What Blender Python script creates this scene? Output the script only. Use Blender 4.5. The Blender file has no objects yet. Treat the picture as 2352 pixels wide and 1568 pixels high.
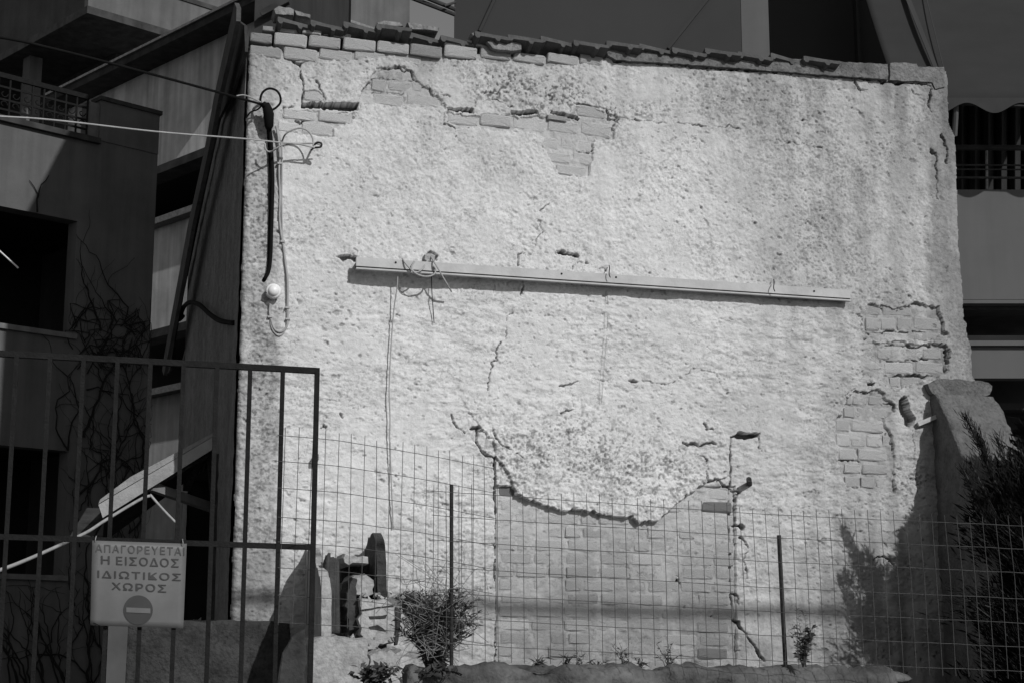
import bpy, math, random
import numpy as np
from mathutils import Vector, Matrix

random.seed(7)
rng = np.random.RandomState(7)
scene = bpy.context.scene
R = math.radians

# ------------------------------------------------------------------ camera
EYE = Vector((0.0, 0.0, 1.6))
PITCH = R(10.8)
F = 3746.0                      # focal length in pixels of a 2352 wide picture
CX, CY = 1176.0, 784.0
cam_d = bpy.data.cameras.new("camera")
cam = bpy.data.objects.new("camera", cam_d)
scene.collection.objects.link(cam)
cam.location = EYE
cam.rotation_euler = (math.pi / 2 + PITCH, 0, 0)
cam_d.sensor_width = 36.0
cam_d.lens = 36.0 * F / 2352.0
cam_d.clip_start = 0.05
cam_d.clip_end = 2000.0
scene.camera = cam

# ------------------------------------------------------------------ sun, sky
YAW = R(13.0)
D = Vector((math.cos(YAW), math.sin(YAW), 0))           # along the front wall, to the right
N = Vector((math.sin(YAW), -math.cos(YAW), 0))          # out of the front wall
SUN_AZ, SUN_EL = R(22.0), R(31.0)
sun_h = N * math.cos(SUN_AZ) + D * math.sin(SUN_AZ)
sun_v = Vector((sun_h.x * math.cos(SUN_EL), sun_h.y * math.cos(SUN_EL), math.sin(SUN_EL)))

world = bpy.data.worlds.new("World")
scene.world = world
world.use_nodes = True
wn, wl = world.node_tree.nodes, world.node_tree.links
wn.clear()
sky = wn.new("ShaderNodeTexSky")
sky.sky_type = 'NISHITA'
sky.sun_disc = False
sky.sun_elevation = SUN_EL
sky.sun_rotation = math.atan2(sun_v.x, sun_v.y)
bw = wn.new("ShaderNodeRGBToBW")                        # black and white photograph
bg = wn.new("ShaderNodeBackground")
bg.inputs['Strength'].default_value = 0.07
wo = wn.new("ShaderNodeOutputWorld")
wl.new(sky.outputs[0], bw.inputs[0])
wl.new(bw.outputs[0], bg.inputs['Color'])
wl.new(bg.outputs[0], wo.inputs['Surface'])

sun_d = bpy.data.lights.new("sun", 'SUN')
sun_d.energy = 2.9
sun_d.angle = R(0.53)
sun_d.color = (1, 1, 1)
sun = bpy.data.objects.new("sun", sun_d)
scene.collection.objects.link(sun)
sun.rotation_euler = sun_v.to_track_quat('Z', 'Y').to_euler()
sun.location = (8, -6, 20)

scene.view_settings.view_transform = 'Standard'
scene.view_settings.look = 'None'
scene.view_settings.gamma = 1.0
scene.view_settings.exposure = 0.0
scene.view_settings.use_curve_mapping = False

# ------------------------------------------------------------------ pixel rays
FW = Vector((0, math.cos(PITCH), math.sin(PITCH)))
UP = Vector((0, -math.sin(PITCH), math.cos(PITCH)))
RT = Vector((1, 0, 0))

def ray(u, v):
    return (RT * ((u - CX) / F) + UP * ((CY - v) / F) + FW)

def on_plane(u, v, p0, n):
    d = ray(u, v)
    k = (p0 - EYE).dot(n) / d.dot(n)
    return EYE + d * k

def at_y(u, v, y):
    d = ray(u, v)
    return EYE + d * (y / d.y)

def project(p):
    q = p - EYE
    w = q.dot(FW)
    return CX + F * q.dot(RT) / w, CY - F * q.dot(UP) / w

P0 = Vector((0, 10.9, 0))
def W(u, v, t=0.0):                                     # a pixel on the front wall's plane, t metres out of it
    return on_plane(u, v, P0 + N * t, N)
def sz(p):
    return (p - P0).dot(D), p.z
def wall_pt(s, z, t=0.0):
    return Vector((P0.x, P0.y, 0)) + D * s + N * t + Vector((0, 0, z))

# ------------------------------------------------------------------ materials (all grey: the photograph is monochrome)
MATS = {}
def mat(name, val, rough=0.9, var=0.25, scale=6.0, bump=0.0, bscale=60.0, streak=0.0, spec=0.3, metal=0.0, speck=0.0):
    if name in MATS:
        return MATS[name]
    m = bpy.data.materials.new(name)
    m.use_nodes = True
    n, l = m.node_tree.nodes, m.node_tree.links
    b = n['Principled BSDF']
    b.inputs['Roughness'].default_value = rough
    b.inputs['Metallic'].default_value = metal
    b.inputs['Specular IOR Level'].default_value = spec
    tc = n.new('ShaderNodeTexCoord')
    nz = n.new('ShaderNodeTexNoise')
    nz.inputs['Scale'].default_value = scale
    nz.inputs['Detail'].default_value = 7
    nz.inputs['Roughness'].default_value = 0.62
    l.new(tc.outputs['Object'], nz.inputs['Vector'])
    mr = n.new('ShaderNodeMapRange')
    mr.inputs['From Min'].default_value = 0.28
    mr.inputs['From Max'].default_value = 0.72
    mr.inputs['To Min'].default_value = val * (1 - var)
    mr.inputs['To Max'].default_value = val * (1 + var)
    l.new(nz.outputs['Fac'], mr.inputs['Value'])
    out = mr.outputs['Result']
    if streak > 0:
        mp = n.new('ShaderNodeMapping')
        mp.inputs['Scale'].default_value = (5, 5, 0.35)
        l.new(tc.outputs['Object'], mp.inputs['Vector'])
        n2 = n.new('ShaderNodeTexNoise')
        n2.inputs['Scale'].default_value = 1.0
        n2.inputs['Detail'].default_value = 5
        l.new(mp.outputs[0], n2.inputs['Vector'])
        m2 = n.new('ShaderNodeMapRange')
        m2.inputs['From Min'].default_value = 0.4
        m2.inputs['From Max'].default_value = 0.75
        m2.inputs['To Min'].default_value = 1.0
        m2.inputs['To Max'].default_value = 1.0 - streak
        l.new(n2.outputs['Fac'], m2.inputs['Value'])
        mu = n.new('ShaderNodeMath')
        mu.operation = 'MULTIPLY'
        l.new(out, mu.inputs[0])
        l.new(m2.outputs[0], mu.inputs[1])
        out = mu.outputs[0]
    if speck > 0:
        n3 = n.new('ShaderNodeTexNoise')
        n3.inputs['Scale'].default_value = 45
        n3.inputs['Detail'].default_value = 4
        l.new(tc.outputs['Object'], n3.inputs['Vector'])
        m3 = n.new('ShaderNodeMapRange')
        m3.inputs['From Min'].default_value = 0.5
        m3.inputs['From Max'].default_value = 0.68
        m3.inputs['To Min'].default_value = 1.0
        m3.inputs['To Max'].default_value = 1.0 - speck
        l.new(n3.outputs['Fac'], m3.inputs['Value'])
        mu = n.new('ShaderNodeMath')
        mu.operation = 'MULTIPLY'
        l.new(out, mu.inputs[0])
        l.new(m3.outputs[0], mu.inputs[1])
        out = mu.outputs[0]
    l.new(out, b.inputs['Base Color'])
    if bump > 0:
        nb = n.new('ShaderNodeTexNoise')
        nb.inputs['Scale'].default_value = bscale
        nb.inputs['Detail'].default_value = 6
        l.new(tc.outputs['Object'], nb.inputs['Vector'])
        bp = n.new('ShaderNodeBump')
        bp.inputs['Strength'].default_value = bump
        bp.inputs['Distance'].default_value = 0.02
        l.new(nb.outputs['Fac'], bp.inputs['Height'])
        l.new(bp.outputs[0], b.inputs['Normal'])
    MATS[name] = m
    return m

def wall_mat():
    m = bpy.data.materials.new('whitewashed_plaster')
    m.use_nodes = True
    n, l = m.node_tree.nodes, m.node_tree.links
    b = n['Principled BSDF']
    b.inputs['Roughness'].default_value = 0.95
    b.inputs['Specular IOR Level'].default_value = 0.15
    at = n.new('ShaderNodeAttribute')
    at.attribute_name = 'tone'
    tc = n.new('ShaderNodeTexCoord')
    nz = n.new('ShaderNodeTexNoise')
    nz.inputs['Scale'].default_value = 38
    nz.inputs['Detail'].default_value = 6
    nz.inputs['Roughness'].default_value = 0.7
    l.new(tc.outputs['Object'], nz.inputs['Vector'])
    mr = n.new('ShaderNodeMapRange')
    mr.inputs['From Min'].default_value = 0.3
    mr.inputs['From Max'].default_value = 0.7
    mr.inputs['To Min'].default_value = 0.49
    mr.inputs['To Max'].default_value = 0.66
    l.new(nz.outputs['Fac'], mr.inputs['Value'])
    mu = n.new('ShaderNodeMath')
    mu.operation = 'MULTIPLY'
    l.new(mr.outputs[0], mu.inputs[0])
    l.new(at.outputs['Fac'], mu.inputs[1])
    l.new(mu.outputs[0], b.inputs['Base Color'])
    nb = n.new('ShaderNodeTexNoise')
    nb.inputs['Scale'].default_value = 110
    nb.inputs['Detail'].default_value = 5
    l.new(tc.outputs['Object'], nb.inputs['Vector'])
    bp = n.new('ShaderNodeBump')
    bp.inputs['Strength'].default_value = 0.35
    bp.inputs['Distance'].default_value = 0.012
    l.new(nb.outputs['Fac'], bp.inputs['Height'])
    l.new(bp.outputs[0], b.inputs['Normal'])
    return m

M_wall = wall_mat()
M_brick = mat('whitewashed_brick', 0.50, var=0.22, scale=22, bump=0.5, bscale=70, speck=0.25)
M_infill = [mat('limewashed_infill_brick', 0.34, var=0.2, scale=18, bump=0.4, bscale=60, speck=0.18),
            mat('dirty_infill_brick', 0.285, var=0.2, scale=18, bump=0.4, bscale=60, speck=0.22),
            mat('damp_infill_brick', 0.235, var=0.22, scale=18, bump=0.4, bscale=60, speck=0.22),
            mat('wet_infill_brick', 0.195, var=0.22, scale=18, bump=0.4, bscale=60, speck=0.25),
            mat('bare_clay_brick', 0.15, var=0.15, scale=25, bump=0.4, bscale=60)]
M_mortar = mat('old_mortar', 0.22, var=0.4, scale=18, bump=0.8, bscale=45)
M_concrete = mat('weathered_concrete', 0.13, var=0.5, scale=9, bump=0.6, bscale=50, speck=0.5)
M_tile = mat('clay_roof_tile', 0.085, var=0.3, scale=14, bump=0.3, bscale=60)
M_side = mat('dark_cement_render', 0.20, var=0.3, scale=10, bump=1.0, bscale=34, streak=0.35, speck=0.3)
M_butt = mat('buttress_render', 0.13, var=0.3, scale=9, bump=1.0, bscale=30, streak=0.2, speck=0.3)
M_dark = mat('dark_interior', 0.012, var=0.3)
M_iron = mat('black_painted_iron', 0.010, rough=0.7, var=0.4, scale=25, bump=0.2, bscale=120, spec=0.12)
M_post = mat('rusty_iron_post', 0.022, rough=0.8, var=0.5, scale=25, bump=0.3, bscale=120)
M_wire = mat('weathered_wire', 0.085, rough=0.7, var=0.3, scale=20, spec=0.15)
M_rubber = mat('black_cable_rubber', 0.007, rough=0.8, var=0.3, spec=0.08)
M_pale = mat('pale_cable_sheath', 0.33, rough=0.6, var=0.2, scale=12)
M_rail = mat('grey_painted_timber', 0.44, rough=0.75, var=0.15, scale=7, bump=0.15, bscale=40)
M_lamp = mat('white_plastic', 0.7, rough=0.4, var=0.08, spec=0.4)
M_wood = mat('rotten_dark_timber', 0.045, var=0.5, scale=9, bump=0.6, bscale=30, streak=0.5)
M_sign = mat('pale_sign_sheet', 0.12, rough=0.5, var=0.2, scale=6, streak=0.25)
M_ink = mat('sign_dark_lettering', 0.035, rough=0.6, var=0.2)
M_inkf = mat('sign_faded_lettering', 0.058, rough=0.6, var=0.3, scale=12)
M_red = mat('sign_dark_disc', 0.035, rough=0.5, var=0.25, scale=8)
M_house = mat('dark_grey_stucco', 0.11, var=0.22, scale=1.2, bump=0.15, bscale=30, streak=0.3)
M_houseB = mat('pale_grey_stucco', 0.55, var=0.25, scale=1.5, bump=0.15, bscale=30, streak=0.45)
M_houseC = mat('grey_cement_stucco', 0.04, var=0.3, scale=1.4, bump=0.15, bscale=30, streak=0.3)
M_slab = mat('stained_slab_concrete', 0.045, var=0.5, scale=4, streak=0.4)
M_trim = mat('grey_trim_stucco', 0.15, var=0.3, scale=5, streak=0.3)
M_sill = mat('pale_sill_stone', 0.2, var=0.4, scale=12, speck=0.3)
M_apart = mat('slate_grey_facade', 0.040, var=0.10, scale=0.8)
M_apart2 = mat('grey_apartment_paint', 0.105, var=0.10, scale=1.2, streak=0.15)
M_awn = mat('grey_awning_canvas', 0.028, var=0.12, scale=2.5, rough=0.95)
M_curt = mat('dark_curtain_fabric', 0.02, var=0.3, scale=3)
M_leaf = mat('weed_leaf', 0.05, var=0.5, scale=14, rough=0.8)
M_stem = mat('dry_weed_stalk', 0.22, var=0.4, scale=14)
M_jun = mat('juniper_needles', 0.012, var=0.6, scale=10, rough=0.9, spec=0.1)
M_bark = mat('grey_bark', 0.07, var=0.4, scale=18, bump=0.6)
M_vine = mat('bare_vine_stem', 0.008, var=0.4, scale=14)
M_asph = mat('asphalt', 0.05, var=0.35, scale=3, bump=0.4, bscale=90)
M_earth = mat('dry_earth', 0.10, var=0.5, scale=3, bump=0.8, bscale=30)
M_plinth = mat('sooty_concrete', 0.042, var=0.5, scale=7, bump=0.8, bscale=40, speck=0.4)
M_limed = mat('limed_rubble', 0.34, var=0.35, scale=9, bump=0.6, bscale=40, speck=0.25)
M_ledge = mat('cement_wall_cap', 0.10, var=0.6, scale=6, bump=0.6, bscale=40, speck=0.25)

# ------------------------------------------------------------------ helpers
COL = scene.collection

def root_of(o):
    p = Vector((0, 0, 0))
    while o is not None:
        p = p + o.location
        o = o.parent
    return p

def tag(o, label=None, cat=None, group=None, kind=None):
    if label: o['label'] = label
    if cat: o['category'] = cat
    if group: o['group'] = group
    if kind: o['kind'] = kind
    return o

def empty(name, loc, label, cat, group=None):
    o = bpy.data.objects.new(name, None)
    COL.objects.link(o)
    o.location = loc
    o.empty_display_size = 0.2
    return tag(o, label, cat, group)

class MB:
    def __init__(self):
        self.v, self.f = [], []
    def add(self, vs, fs):
        k = len(self.v)
        self.v += [Vector(p) for p in vs]
        self.f += [tuple(i + k for i in f) for f in fs]
        return self
    def box8(self, a, b, c, d, e):                     # bottom quad a b c d lifted by the vector e
        vs = [a, b, c, d, a + e, b + e, c + e, d + e]
        return self.add(vs, [(3, 2, 1, 0), (4, 5, 6, 7), (0, 1, 5, 4), (1, 2, 6, 5), (2, 3, 7, 6), (3, 0, 4, 7)])
    def bar(self, p, q, wx, wy, side):                 # rectangular bar from p to q
        ax = (q - p).normalized()
        sx = (side - ax * side.dot(ax)).normalized()
        sy = ax.cross(sx)
        a = p - sx * wx / 2 - sy * wy / 2
        b = p + sx * wx / 2 - sy * wy / 2
        c = p + sx * wx / 2 + sy * wy / 2
        d = p - sx * wx / 2 + sy * wy / 2
        return self.box8(a, b, c, d, q - p)
    def prism(self, poly, ext):                        # planar polygon pushed along ext
        n = len(poly)
        vs = list(poly) + [p + ext for p in poly]
        fs = [tuple(range(n - 1, -1, -1)), tuple(range(n, 2 * n))]
        fs += [(i, (i + 1) % n, n + (i + 1) % n, n + i) for i in range(n)]
        return self.add(vs, fs)
    def tube(self, pts, r, k=6, caps=True):
        pts = [Vector(p) for p in pts]
        rs = r if isinstance(r, (list, tuple)) else [r] * len(pts)
        prev = None
        vs, fs = [], []
        for i, p in enumerate(pts):
            t = (pts[min(i + 1, len(pts) - 1)] - pts[max(i - 1, 0)])
            if t.length < 1e-9: t = Vector((0, 0, 1))
            t.normalize()
            ref = prev if prev is not None else (Vector((0, 0, 1)) if abs(t.z) < 0.9 else Vector((1, 0, 0)))
            a = (ref - t * ref.dot(t))
            if a.length < 1e-6: a = t.orthogonal()
            a.normalize()
            prev = a
            b = t.cross(a)
            for j in range(k):
                an = 2 * math.pi * j / k
                vs.append(p + (a * math.cos(an) + b * math.sin(an)) * rs[i])
        for i in range(len(pts) - 1):
            for j in range(k):
                fs.append((i * k + j, i * k + (j + 1) % k, (i + 1) * k + (j + 1) % k, (i + 1) * k + j))
        if caps:
            fs.append(tuple(range(k - 1, -1, -1)))
            fs.append(tuple((len(pts) - 1) * k + j for j in range(k)))
        return self.add(vs, fs)
    def build(self, name, m, parent=None, smooth=False, base=None):
        if parent is not None:
            o0 = root_of(parent)
        elif base is not None:
            o0 = Vector(base)
        else:
            zs = min(p.z for p in self.v)
            o0 = sum(self.v, Vector()) / len(self.v)
            o0.z = zs
        me = bpy.data.meshes.new(name)
        me.from_pydata([tuple(p - o0) for p in self.v], [], self.f)
        me.materials.append(m)
        if smooth:
            me.polygons.foreach_set('use_smooth', [True] * len(me.polygons))
        me.update()
        o = bpy.data.objects.new(name, me)
        COL.objects.link(o)
        if parent is not None:
            o.parent = parent
        else:
            o.location = o0
        return o

def spline(pts, n=6):
    pts = [Vector(p) for p in pts]
    out = []
    for i in range(len(pts) - 1):
        p0, p1, p2, p3 = pts[max(i - 1, 0)], pts[i], pts[i + 1], pts[min(i + 2, len(pts) - 1)]
        for k in range(n):
            t = k / n
            out.append(0.5 * ((2 * p1) + (p2 - p0) * t + (2 * p0 - 5 * p1 + 4 * p2 - p3) * t * t + (3 * p1 - p0 - 3 * p2 + p3) * t ** 3))
    out.append(pts[-1])
    return out

# numpy value noise
_tab = rng.rand(512, 512).astype(np.float32)
def vn(x, y, sc, seed=0):
    x = x / sc + seed * 37.13
    y = y / sc + seed * 91.71
    xi = np.floor(x).astype(np.int64); yi = np.floor(y).astype(np.int64)
    fx = (x - xi); fy = (y - yi)
    fx = fx * fx * (3 - 2 * fx); fy = fy * fy * (3 - 2 * fy)
    a = _tab[xi % 512, yi % 512]; b = _tab[(xi + 1) % 512, yi % 512]
    c = _tab[xi % 512, (yi + 1) % 512]; d = _tab[(xi + 1) % 512, (yi + 1) % 512]
    return (a + (b - a) * fx) * (1 - fy) + (c + (d - c) * fx) * fy
def fbm(x, y, sc, oc=4, seed=0):
    t = 0; a = 1.0; s = 0
    for i in range(oc):
        t = t + a * (vn(x, y, sc / 2 ** i, seed + i * 3.7) - 0.5)
        s += a; a *= 0.55
    return t / s * 2
def inside(U, V, poly):
    r = np.zeros(U.shape, bool)
    n = len(poly)
    for i in range(n):
        x1, y1 = poly[i]; x2, y2 = poly[(i + 1) % n]
        if y1 == y2: continue
        c = ((y1 > V) != (y2 > V)) & (U < (x2 - x1) * (V - y1) / (y2 - y1) + x1)
        r ^= c
    return r
def ldist(U, V, pl):
    d = np.full(U.shape, 1e9)
    for (x1, y1), (x2, y2) in zip(pl[:-1], pl[1:]):
        dx, dy = x2 - x1, y2 - y1
        L = dx * dx + dy * dy + 1e-9
        t = np.clip(((U - x1) * dx + (V - y1) * dy) / L, 0, 1)
        d = np.minimum(d, np.hypot(U - x1 - t * dx, V - y1 - t * dy))
    return d
def sm(x, a, b):
    t = np.clip((x - a) / (b - a), 0, 1)
    return t * t * (3 - 2 * t)

def noise3(p, sc, seed):                               # small helper for lumps
    return float(vn(np.array(p.x + p.z * 0.7), np.array(p.y - p.z * 0.9), sc, seed)) - 0.5

def grid_box(a, ex, ey, ez, step, amp, seed=0, nsc=0.12):
    """a box with corner a and edge vectors ex ey ez, its faces gridded and pushed about by noise"""
    mb = MB()
    nx, ny, nz = [max(2, int(e.length / step)) for e in (ex, ey, ez)]
    idx = {}
    def vert(i, j, k):
        key = (i, j, k)
        if key not in idx:
            p = a + ex * (i / nx) + ey * (j / ny) + ez * (k / nz)
            c = a + ex * 0.5 + ey * 0.5 + ez * 0.5
            out = Vector((0, 0, 0))
            if i == 0: out -= ex.normalized()
            if i == nx: out += ex.normalized()
            if j == 0: out -= ey.normalized()
            if j == ny: out += ey.normalized()
            if k == 0: out -= ez.normalized()
            if k == nz: out += ez.normalized()
            edges = (i in (0, nx)) + (j in (0, ny)) + (k in (0, nz))
            d = amp * 2 * noise3(p, nsc, seed) + amp * noise3(p, nsc * 0.35, seed + 5)
            d -= amp * 0.5 * (edges - 1)
            mb.v.append(p + out.normalized() * d)
            idx[key] = len(mb.v) - 1
        return idx[key]
    def face(f, n1, n2):
        for i in range(n1):
            for j in range(n2):
                mb.f.append((f(i, j), f(i + 1, j), f(i + 1, j + 1), f(i, j + 1)))
    face(lambda i, j: vert(i, j, nz), nx, ny)
    face(lambda i, j: vert(i, ny - j, 0), nx, ny)
    face(lambda i, j: vert(i, 0, j), nx, nz)
    face(lambda i, j: vert(nx - i, ny, j), nx, nz)
    face(lambda i, j: vert(0, ny - i, j), ny, nz)
    face(lambda i, j: vert(nx, i, j), ny, nz)
    return mb

def rough_prism(poly, ext, amp, step=0.03, seed=0):
    """a polygon with a broken outline pushed along ext, its rim chamfered"""
    rr = random.Random(seed)
    pts = []
    n = len(poly)
    cen = sum(poly, Vector()) / n
    for i in range(n):
        p, q = poly[i], poly[(i + 1) % n]
        k = max(1, int((q - p).length / step))
        for j in range(k):
            w = p.lerp(q, j / k)
            e = (q - p).normalized().cross(ext.normalized())
            pts.append(w + e * rr.uniform(-amp, amp) + (q - p).normalized() * rr.uniform(-amp, amp) * 0.5)
    mb = MB()
    m = len(pts)
    ins = [p + (cen - p).normalized() * min(0.012, amp * 1.2) for p in pts]
    rings = [pts, [p + ext * 0.85 + ext.normalized() * rr.uniform(-amp, amp) * 0.3 for p in pts], [p + ext for p in ins]]
    for rg in rings: mb.v += rg
    mb.f.append(tuple(range(m - 1, -1, -1)))
    for a in range(2):
        for i in range(m):
            mb.f.append((a * m + i, a * m + (i + 1) % m, (a + 1) * m + (i + 1) % m, (a + 1) * m + i))
    mb.f.append(tuple(2 * m + i for i in range(m)))
    return mb

# ------------------------------------------------------------------ ground
g = MB().add([(-400, -60, 0), (400, -60, 0), (400, 700, 0), (-400, 700, 0)], [(0, 1, 2, 3)]).build('ground', M_earth)
tag(g, 'bare dry earth around the houses', 'ground', kind='structure')
g = MB().add([(-60, -8, 0.004), (60, -8, 0.004), (60, 5.4, 0.004), (-60, 5.4, 0.004)], [(0, 1, 2, 3)]).build('road', M_asph)
tag(g, 'grey asphalt street in front of the fence', 'road', kind='structure')

# ================================================================== the ruined house
VP_R = Vector(((0 - CX) / F, 1, 0)).normalized()         # direction in which the left side wall runs back
lc = W(566, 300); sL = sz(lc)[0]
sR = sz(W(2198, 500))[0]
base = wall_pt(sL, 0)
house = empty('ruined_house', base, 'derelict whitewashed house with peeling plaster, bare bricks and broken tiled eaves', 'house')

# ---- front wall: plaster as a relief mesh
STEP = 0.0052
sa, sb = sL - 0.03, sz(W(2245, 850))[0] + 0.02
za, zb = 0.9, W(566, 60).z + 0.1
ns, nzv = int((sb - sa) / STEP) + 1, int((zb - za) / STEP) + 1
S, Z = np.meshgrid(np.linspace(sa, sb, ns), np.linspace(za, zb, nzv), indexing='ij')
X = P0.x + D.x * S; Y = P0.y + D.y * S
qx, qy, qz = X - EYE.x, Y - EYE.y, Z - EYE.z
wdep = qy * FW.y + qz * FW.z
U = CX + F * qx / wdep
V = CY - F * (qy * UP.y + qz * UP.z) / wdep
Uj = U + 9 * fbm(S, Z, 0.10, 3, 11) + 5 * fbm(S, Z, 0.022, 2, 12)
Vj = V + 9 * fbm(S, Z, 0.10, 3, 13) + 5 * fbm(S, Z, 0.022, 2, 14)

H = 0.018 * fbm(S, Z, 0.7, 3, 1) + 0.0055 * fbm(S, Z, 0.14, 3, 2)
grit = 0.0062 * fbm(S, Z, 0.045, 3, 3) + 0.0044 * fbm(S, Z, 0.017, 2, 4)
slub = 0.0135 * fbm(S * 0.42, Z, 0.055, 4, 15) + 0.0042 * fbm(S * 0.6, Z, 0.018, 2, 16)   # trowelled sideways, lumpy
lower = sm(V + 70 * fbm(S, Z, 0.4, 3, 18), 640, 720)
smooth_ = sm(fbm(S, Z, 0.42, 4, 19), 0.02, 0.42)                # patches trowelled smooth
rough = (grit * (1 - lower) + slub * lower) * (1 - 0.6 * smooth_)
H += rough
rid = 1 - np.abs(fbm(S, Z, 0.05, 3, 22)) * 2.2                 # crazing
craze = sm(rid, 0.93, 0.995) * sm(fbm(S, Z, 0.22, 3, 23), 0.0, 0.4)
H -= 0.005 * craze
tone = 1.0 + 0.12 * fbm(S, Z, 0.8, 4, 5) + 0.10 * fbm(S, Z, 0.06, 3, 6)
tone *= 1 - 0.40 * craze
tone *= 1 - 0.30 * sm(fbm(S, Z, 0.012, 2, 7) + 0.6 * fbm(S, Z, 0.25, 3, 9), 0.34, 0.75) * (1 - 0.6 * smooth_)

# thrown-on lumps and pits of the roughcast
def stamp(s, z, rs, rz, dep, ang, dirt_shade):
    r = max(rs, rz) * 2.2
    i0, i1 = int((s - r - sa) / STEP), int((s + r - sa) / STEP) + 2
    j0, j1 = int((z - r - za) / STEP), int((z + r - za) / STEP) + 2
    i0, j0 = max(i0, 0), max(j0, 0); i1, j1 = min(i1, ns), min(j1, nzv)
    if i0 >= i1 or j0 >= j1: return
    ss = S[i0:i1, j0:j1] - s; zz = Z[i0:i1, j0:j1] - z
    c, sn = math.cos(ang), math.sin(ang)
    a = (ss * c + zz * sn) / rs; b = (-ss * sn + zz * c) / rz
    w = np.clip(1.25 - (a * a + b * b) - 2.4 * (vn(S[i0:i1, j0:j1], Z[i0:i1, j0:j1], 0.011, 8) - 0.5), 0, 1)
    H[i0:i1, j0:j1] -= dep * w
    tone[i0:i1, j0:j1] *= 1 - dirt_shade * w
for _ in range(7000):
    s = rng.uniform(sa, sb); z = rng.uniform(za + 0.4, zb)
    if rng.rand() > 2.2 * float(vn(np.array(s), np.array(z), 0.28, 17)) - 0.55: continue
    r = rng.uniform(0.0035, 0.0085) * (1.8 if rng.rand() < 0.07 else 1)
    stamp(s, z, r * rng.uniform(0.8, 2.6), r, rng.uniform(0.003, 0.011), rng.uniform(-1.0, 0.3), rng.uniform(0.05, 0.40))
for _ in range(1500):
    s = rng.uniform(sa, sb); z = rng.uniform(za + 0.4, zb)
    r = rng.uniform(0.008, 0.022)
    stamp(s, z, r * rng.uniform(0.8, 1.5), r, -rng.uniform(0.002, 0.006), rng.uniform(0, 3), 0)

def px(c, r, pts):                                      # enlarged quarter-tile pixels -> overview pixels
    return [(c * 588 + x / 4, r * 392 + y / 4) for x, y in pts]

# corners rendered in rough cement
mL = sm(Uj, 652, 628) * (0.55 + 0.45 * sm(fbm(S, Z, 0.09, 3, 31), -0.5, 0.3))
tone *= 1 - 0.38 * mL
H += mL * 0.006 * fbm(S, Z, 0.02, 2, 32)
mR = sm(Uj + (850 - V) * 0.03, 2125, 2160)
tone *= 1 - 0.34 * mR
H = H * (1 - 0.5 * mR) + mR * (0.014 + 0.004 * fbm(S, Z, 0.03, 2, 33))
streaky = 0.55 + 0.45 * sm(fbm(S, Z * 0.16, 0.09, 4, 47) + 0.6 * fbm(S, Z, 0.12, 4, 48), -0.45, 0.45)
# grime and damp, plus a painted vignette: darker to the eaves, right and foot
vig_grime = sm(330 + 150 * fbm(S, Z, 0.5, 4, 41) - V, -200, 330)
tone *= 1 - 0.42 * vig_grime * streaky
vig_grime = sm(Uj + 190 * fbm(S, Z, 0.55, 4, 42), 1450, 2150)
tone *= 1 - 0.44 * vig_grime * streaky
vig_grime = sm(V + 110 * fbm(S, Z, 0.5, 4, 43), 1100, 1500)
tone *= 1 - 0.50 * vig_grime * streaky
# lichen and soot specks
def soot(cx_, cy_, rx, ry, k, seed):
    w = np.clip(1.1 - np.hypot((U - cx_) / rx, (V - cy_) / ry), 0, 1)
    sp = sm(fbm(S, Z, 0.016, 2, seed) + 0.35 * fbm(S, Z, 0.09, 2, seed + 1), 0.05, 0.5)
    tone[:] *= 1 - k * np.clip(w * 1.4, 0, 1) * sp
    H[:] -= 0.004 * np.clip(w * 1.5, 0, 1) * sp
soot(1150, 195, 110, 55, 0.75, 51); soot(1270, 220, 130, 60, 0.7, 52); soot(1400, 252, 60, 30, 0.75, 53)
soot(1490, 255, 90, 28, 0.5, 54); soot(860, 190, 60, 40, 0.4, 55); soot(1760, 250, 200, 90, 0.35, 56)
soot(1900, 600, 180, 120, 0.35, 57); soot(1840, 400, 200, 200, 0.25, 60)
soot(1300, 1030, 260, 130, 0.55, 58); soot(1500, 1090, 180, 110, 0.55, 59); soot(1180, 1080, 90, 80, 0.5, 61)
soot(2090, 1100, 60, 60, 0.5, 62); soot(600, 1000, 60, 400, 0.45, 63); soot(590, 500, 50, 300, 0.5, 64)

# patches where the plaster has fallen and bricks show
patches = [
    [(566, 96), (640, 60), (830, 85), (1000, 105), (1395, 128), (1392, 142), (1230, 150), (1060, 138), (960, 148), (900, 128), (800, 138), (735, 140), (700, 152), (640, 135), (566, 112)],
    px(1, 0, [(1120, 640), (1330, 620), (1430, 650), (1520, 790), (1590, 800), (1690, 880), (1750, 985), (1380, 985), (950, 960), (970, 850), (1060, 710)]),
    px(1, 0, [(420, 830), (600, 830), (650, 940), (420, 940)]),
    px(1, 0, [(240, 1010), (900, 1050), (880, 1120), (710, 1180), (700, 1260), (410, 1230), (240, 1100)]),
    px(2, 0, [(580, 975), (760, 980), (870, 1010), (990, 1090), (920, 1170), (920, 1270), (740, 1290), (750, 1460), (720, 1560), (680, 1620), (450, 1620), (400, 1560), (330, 1400), (300, 1260), (0, 1180), (0, 1080), (600, 1100)]),
    px(1, 0, [(1740, 1040), (2352, 1060), (2352, 1190), (1850, 1190), (1740, 1130)]),
    px(3, 1, [(880, 1330), (930, 1230), (1010, 1220), (1180, 1270), (1380, 1210), (1560, 1260), (1640, 1500), (1500, 1560), (880, 1560)]),
    px(3, 2, [(950, 0), (1600, 30), (1660, 100), (1650, 290), (1200, 430), (1080, 420), (1060, 240), (960, 190)]),
    px(3, 2, [(720, 490), (790, 440), (930, 480), (1040, 450), (1170, 620), (1080, 720), (1150, 960), (1180, 1120), (1150, 1390), (720, 1340), (640, 1080), (620, 900), (620, 740), (700, 640)]),
]
pm = np.zeros(U.shape, bool)
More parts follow.
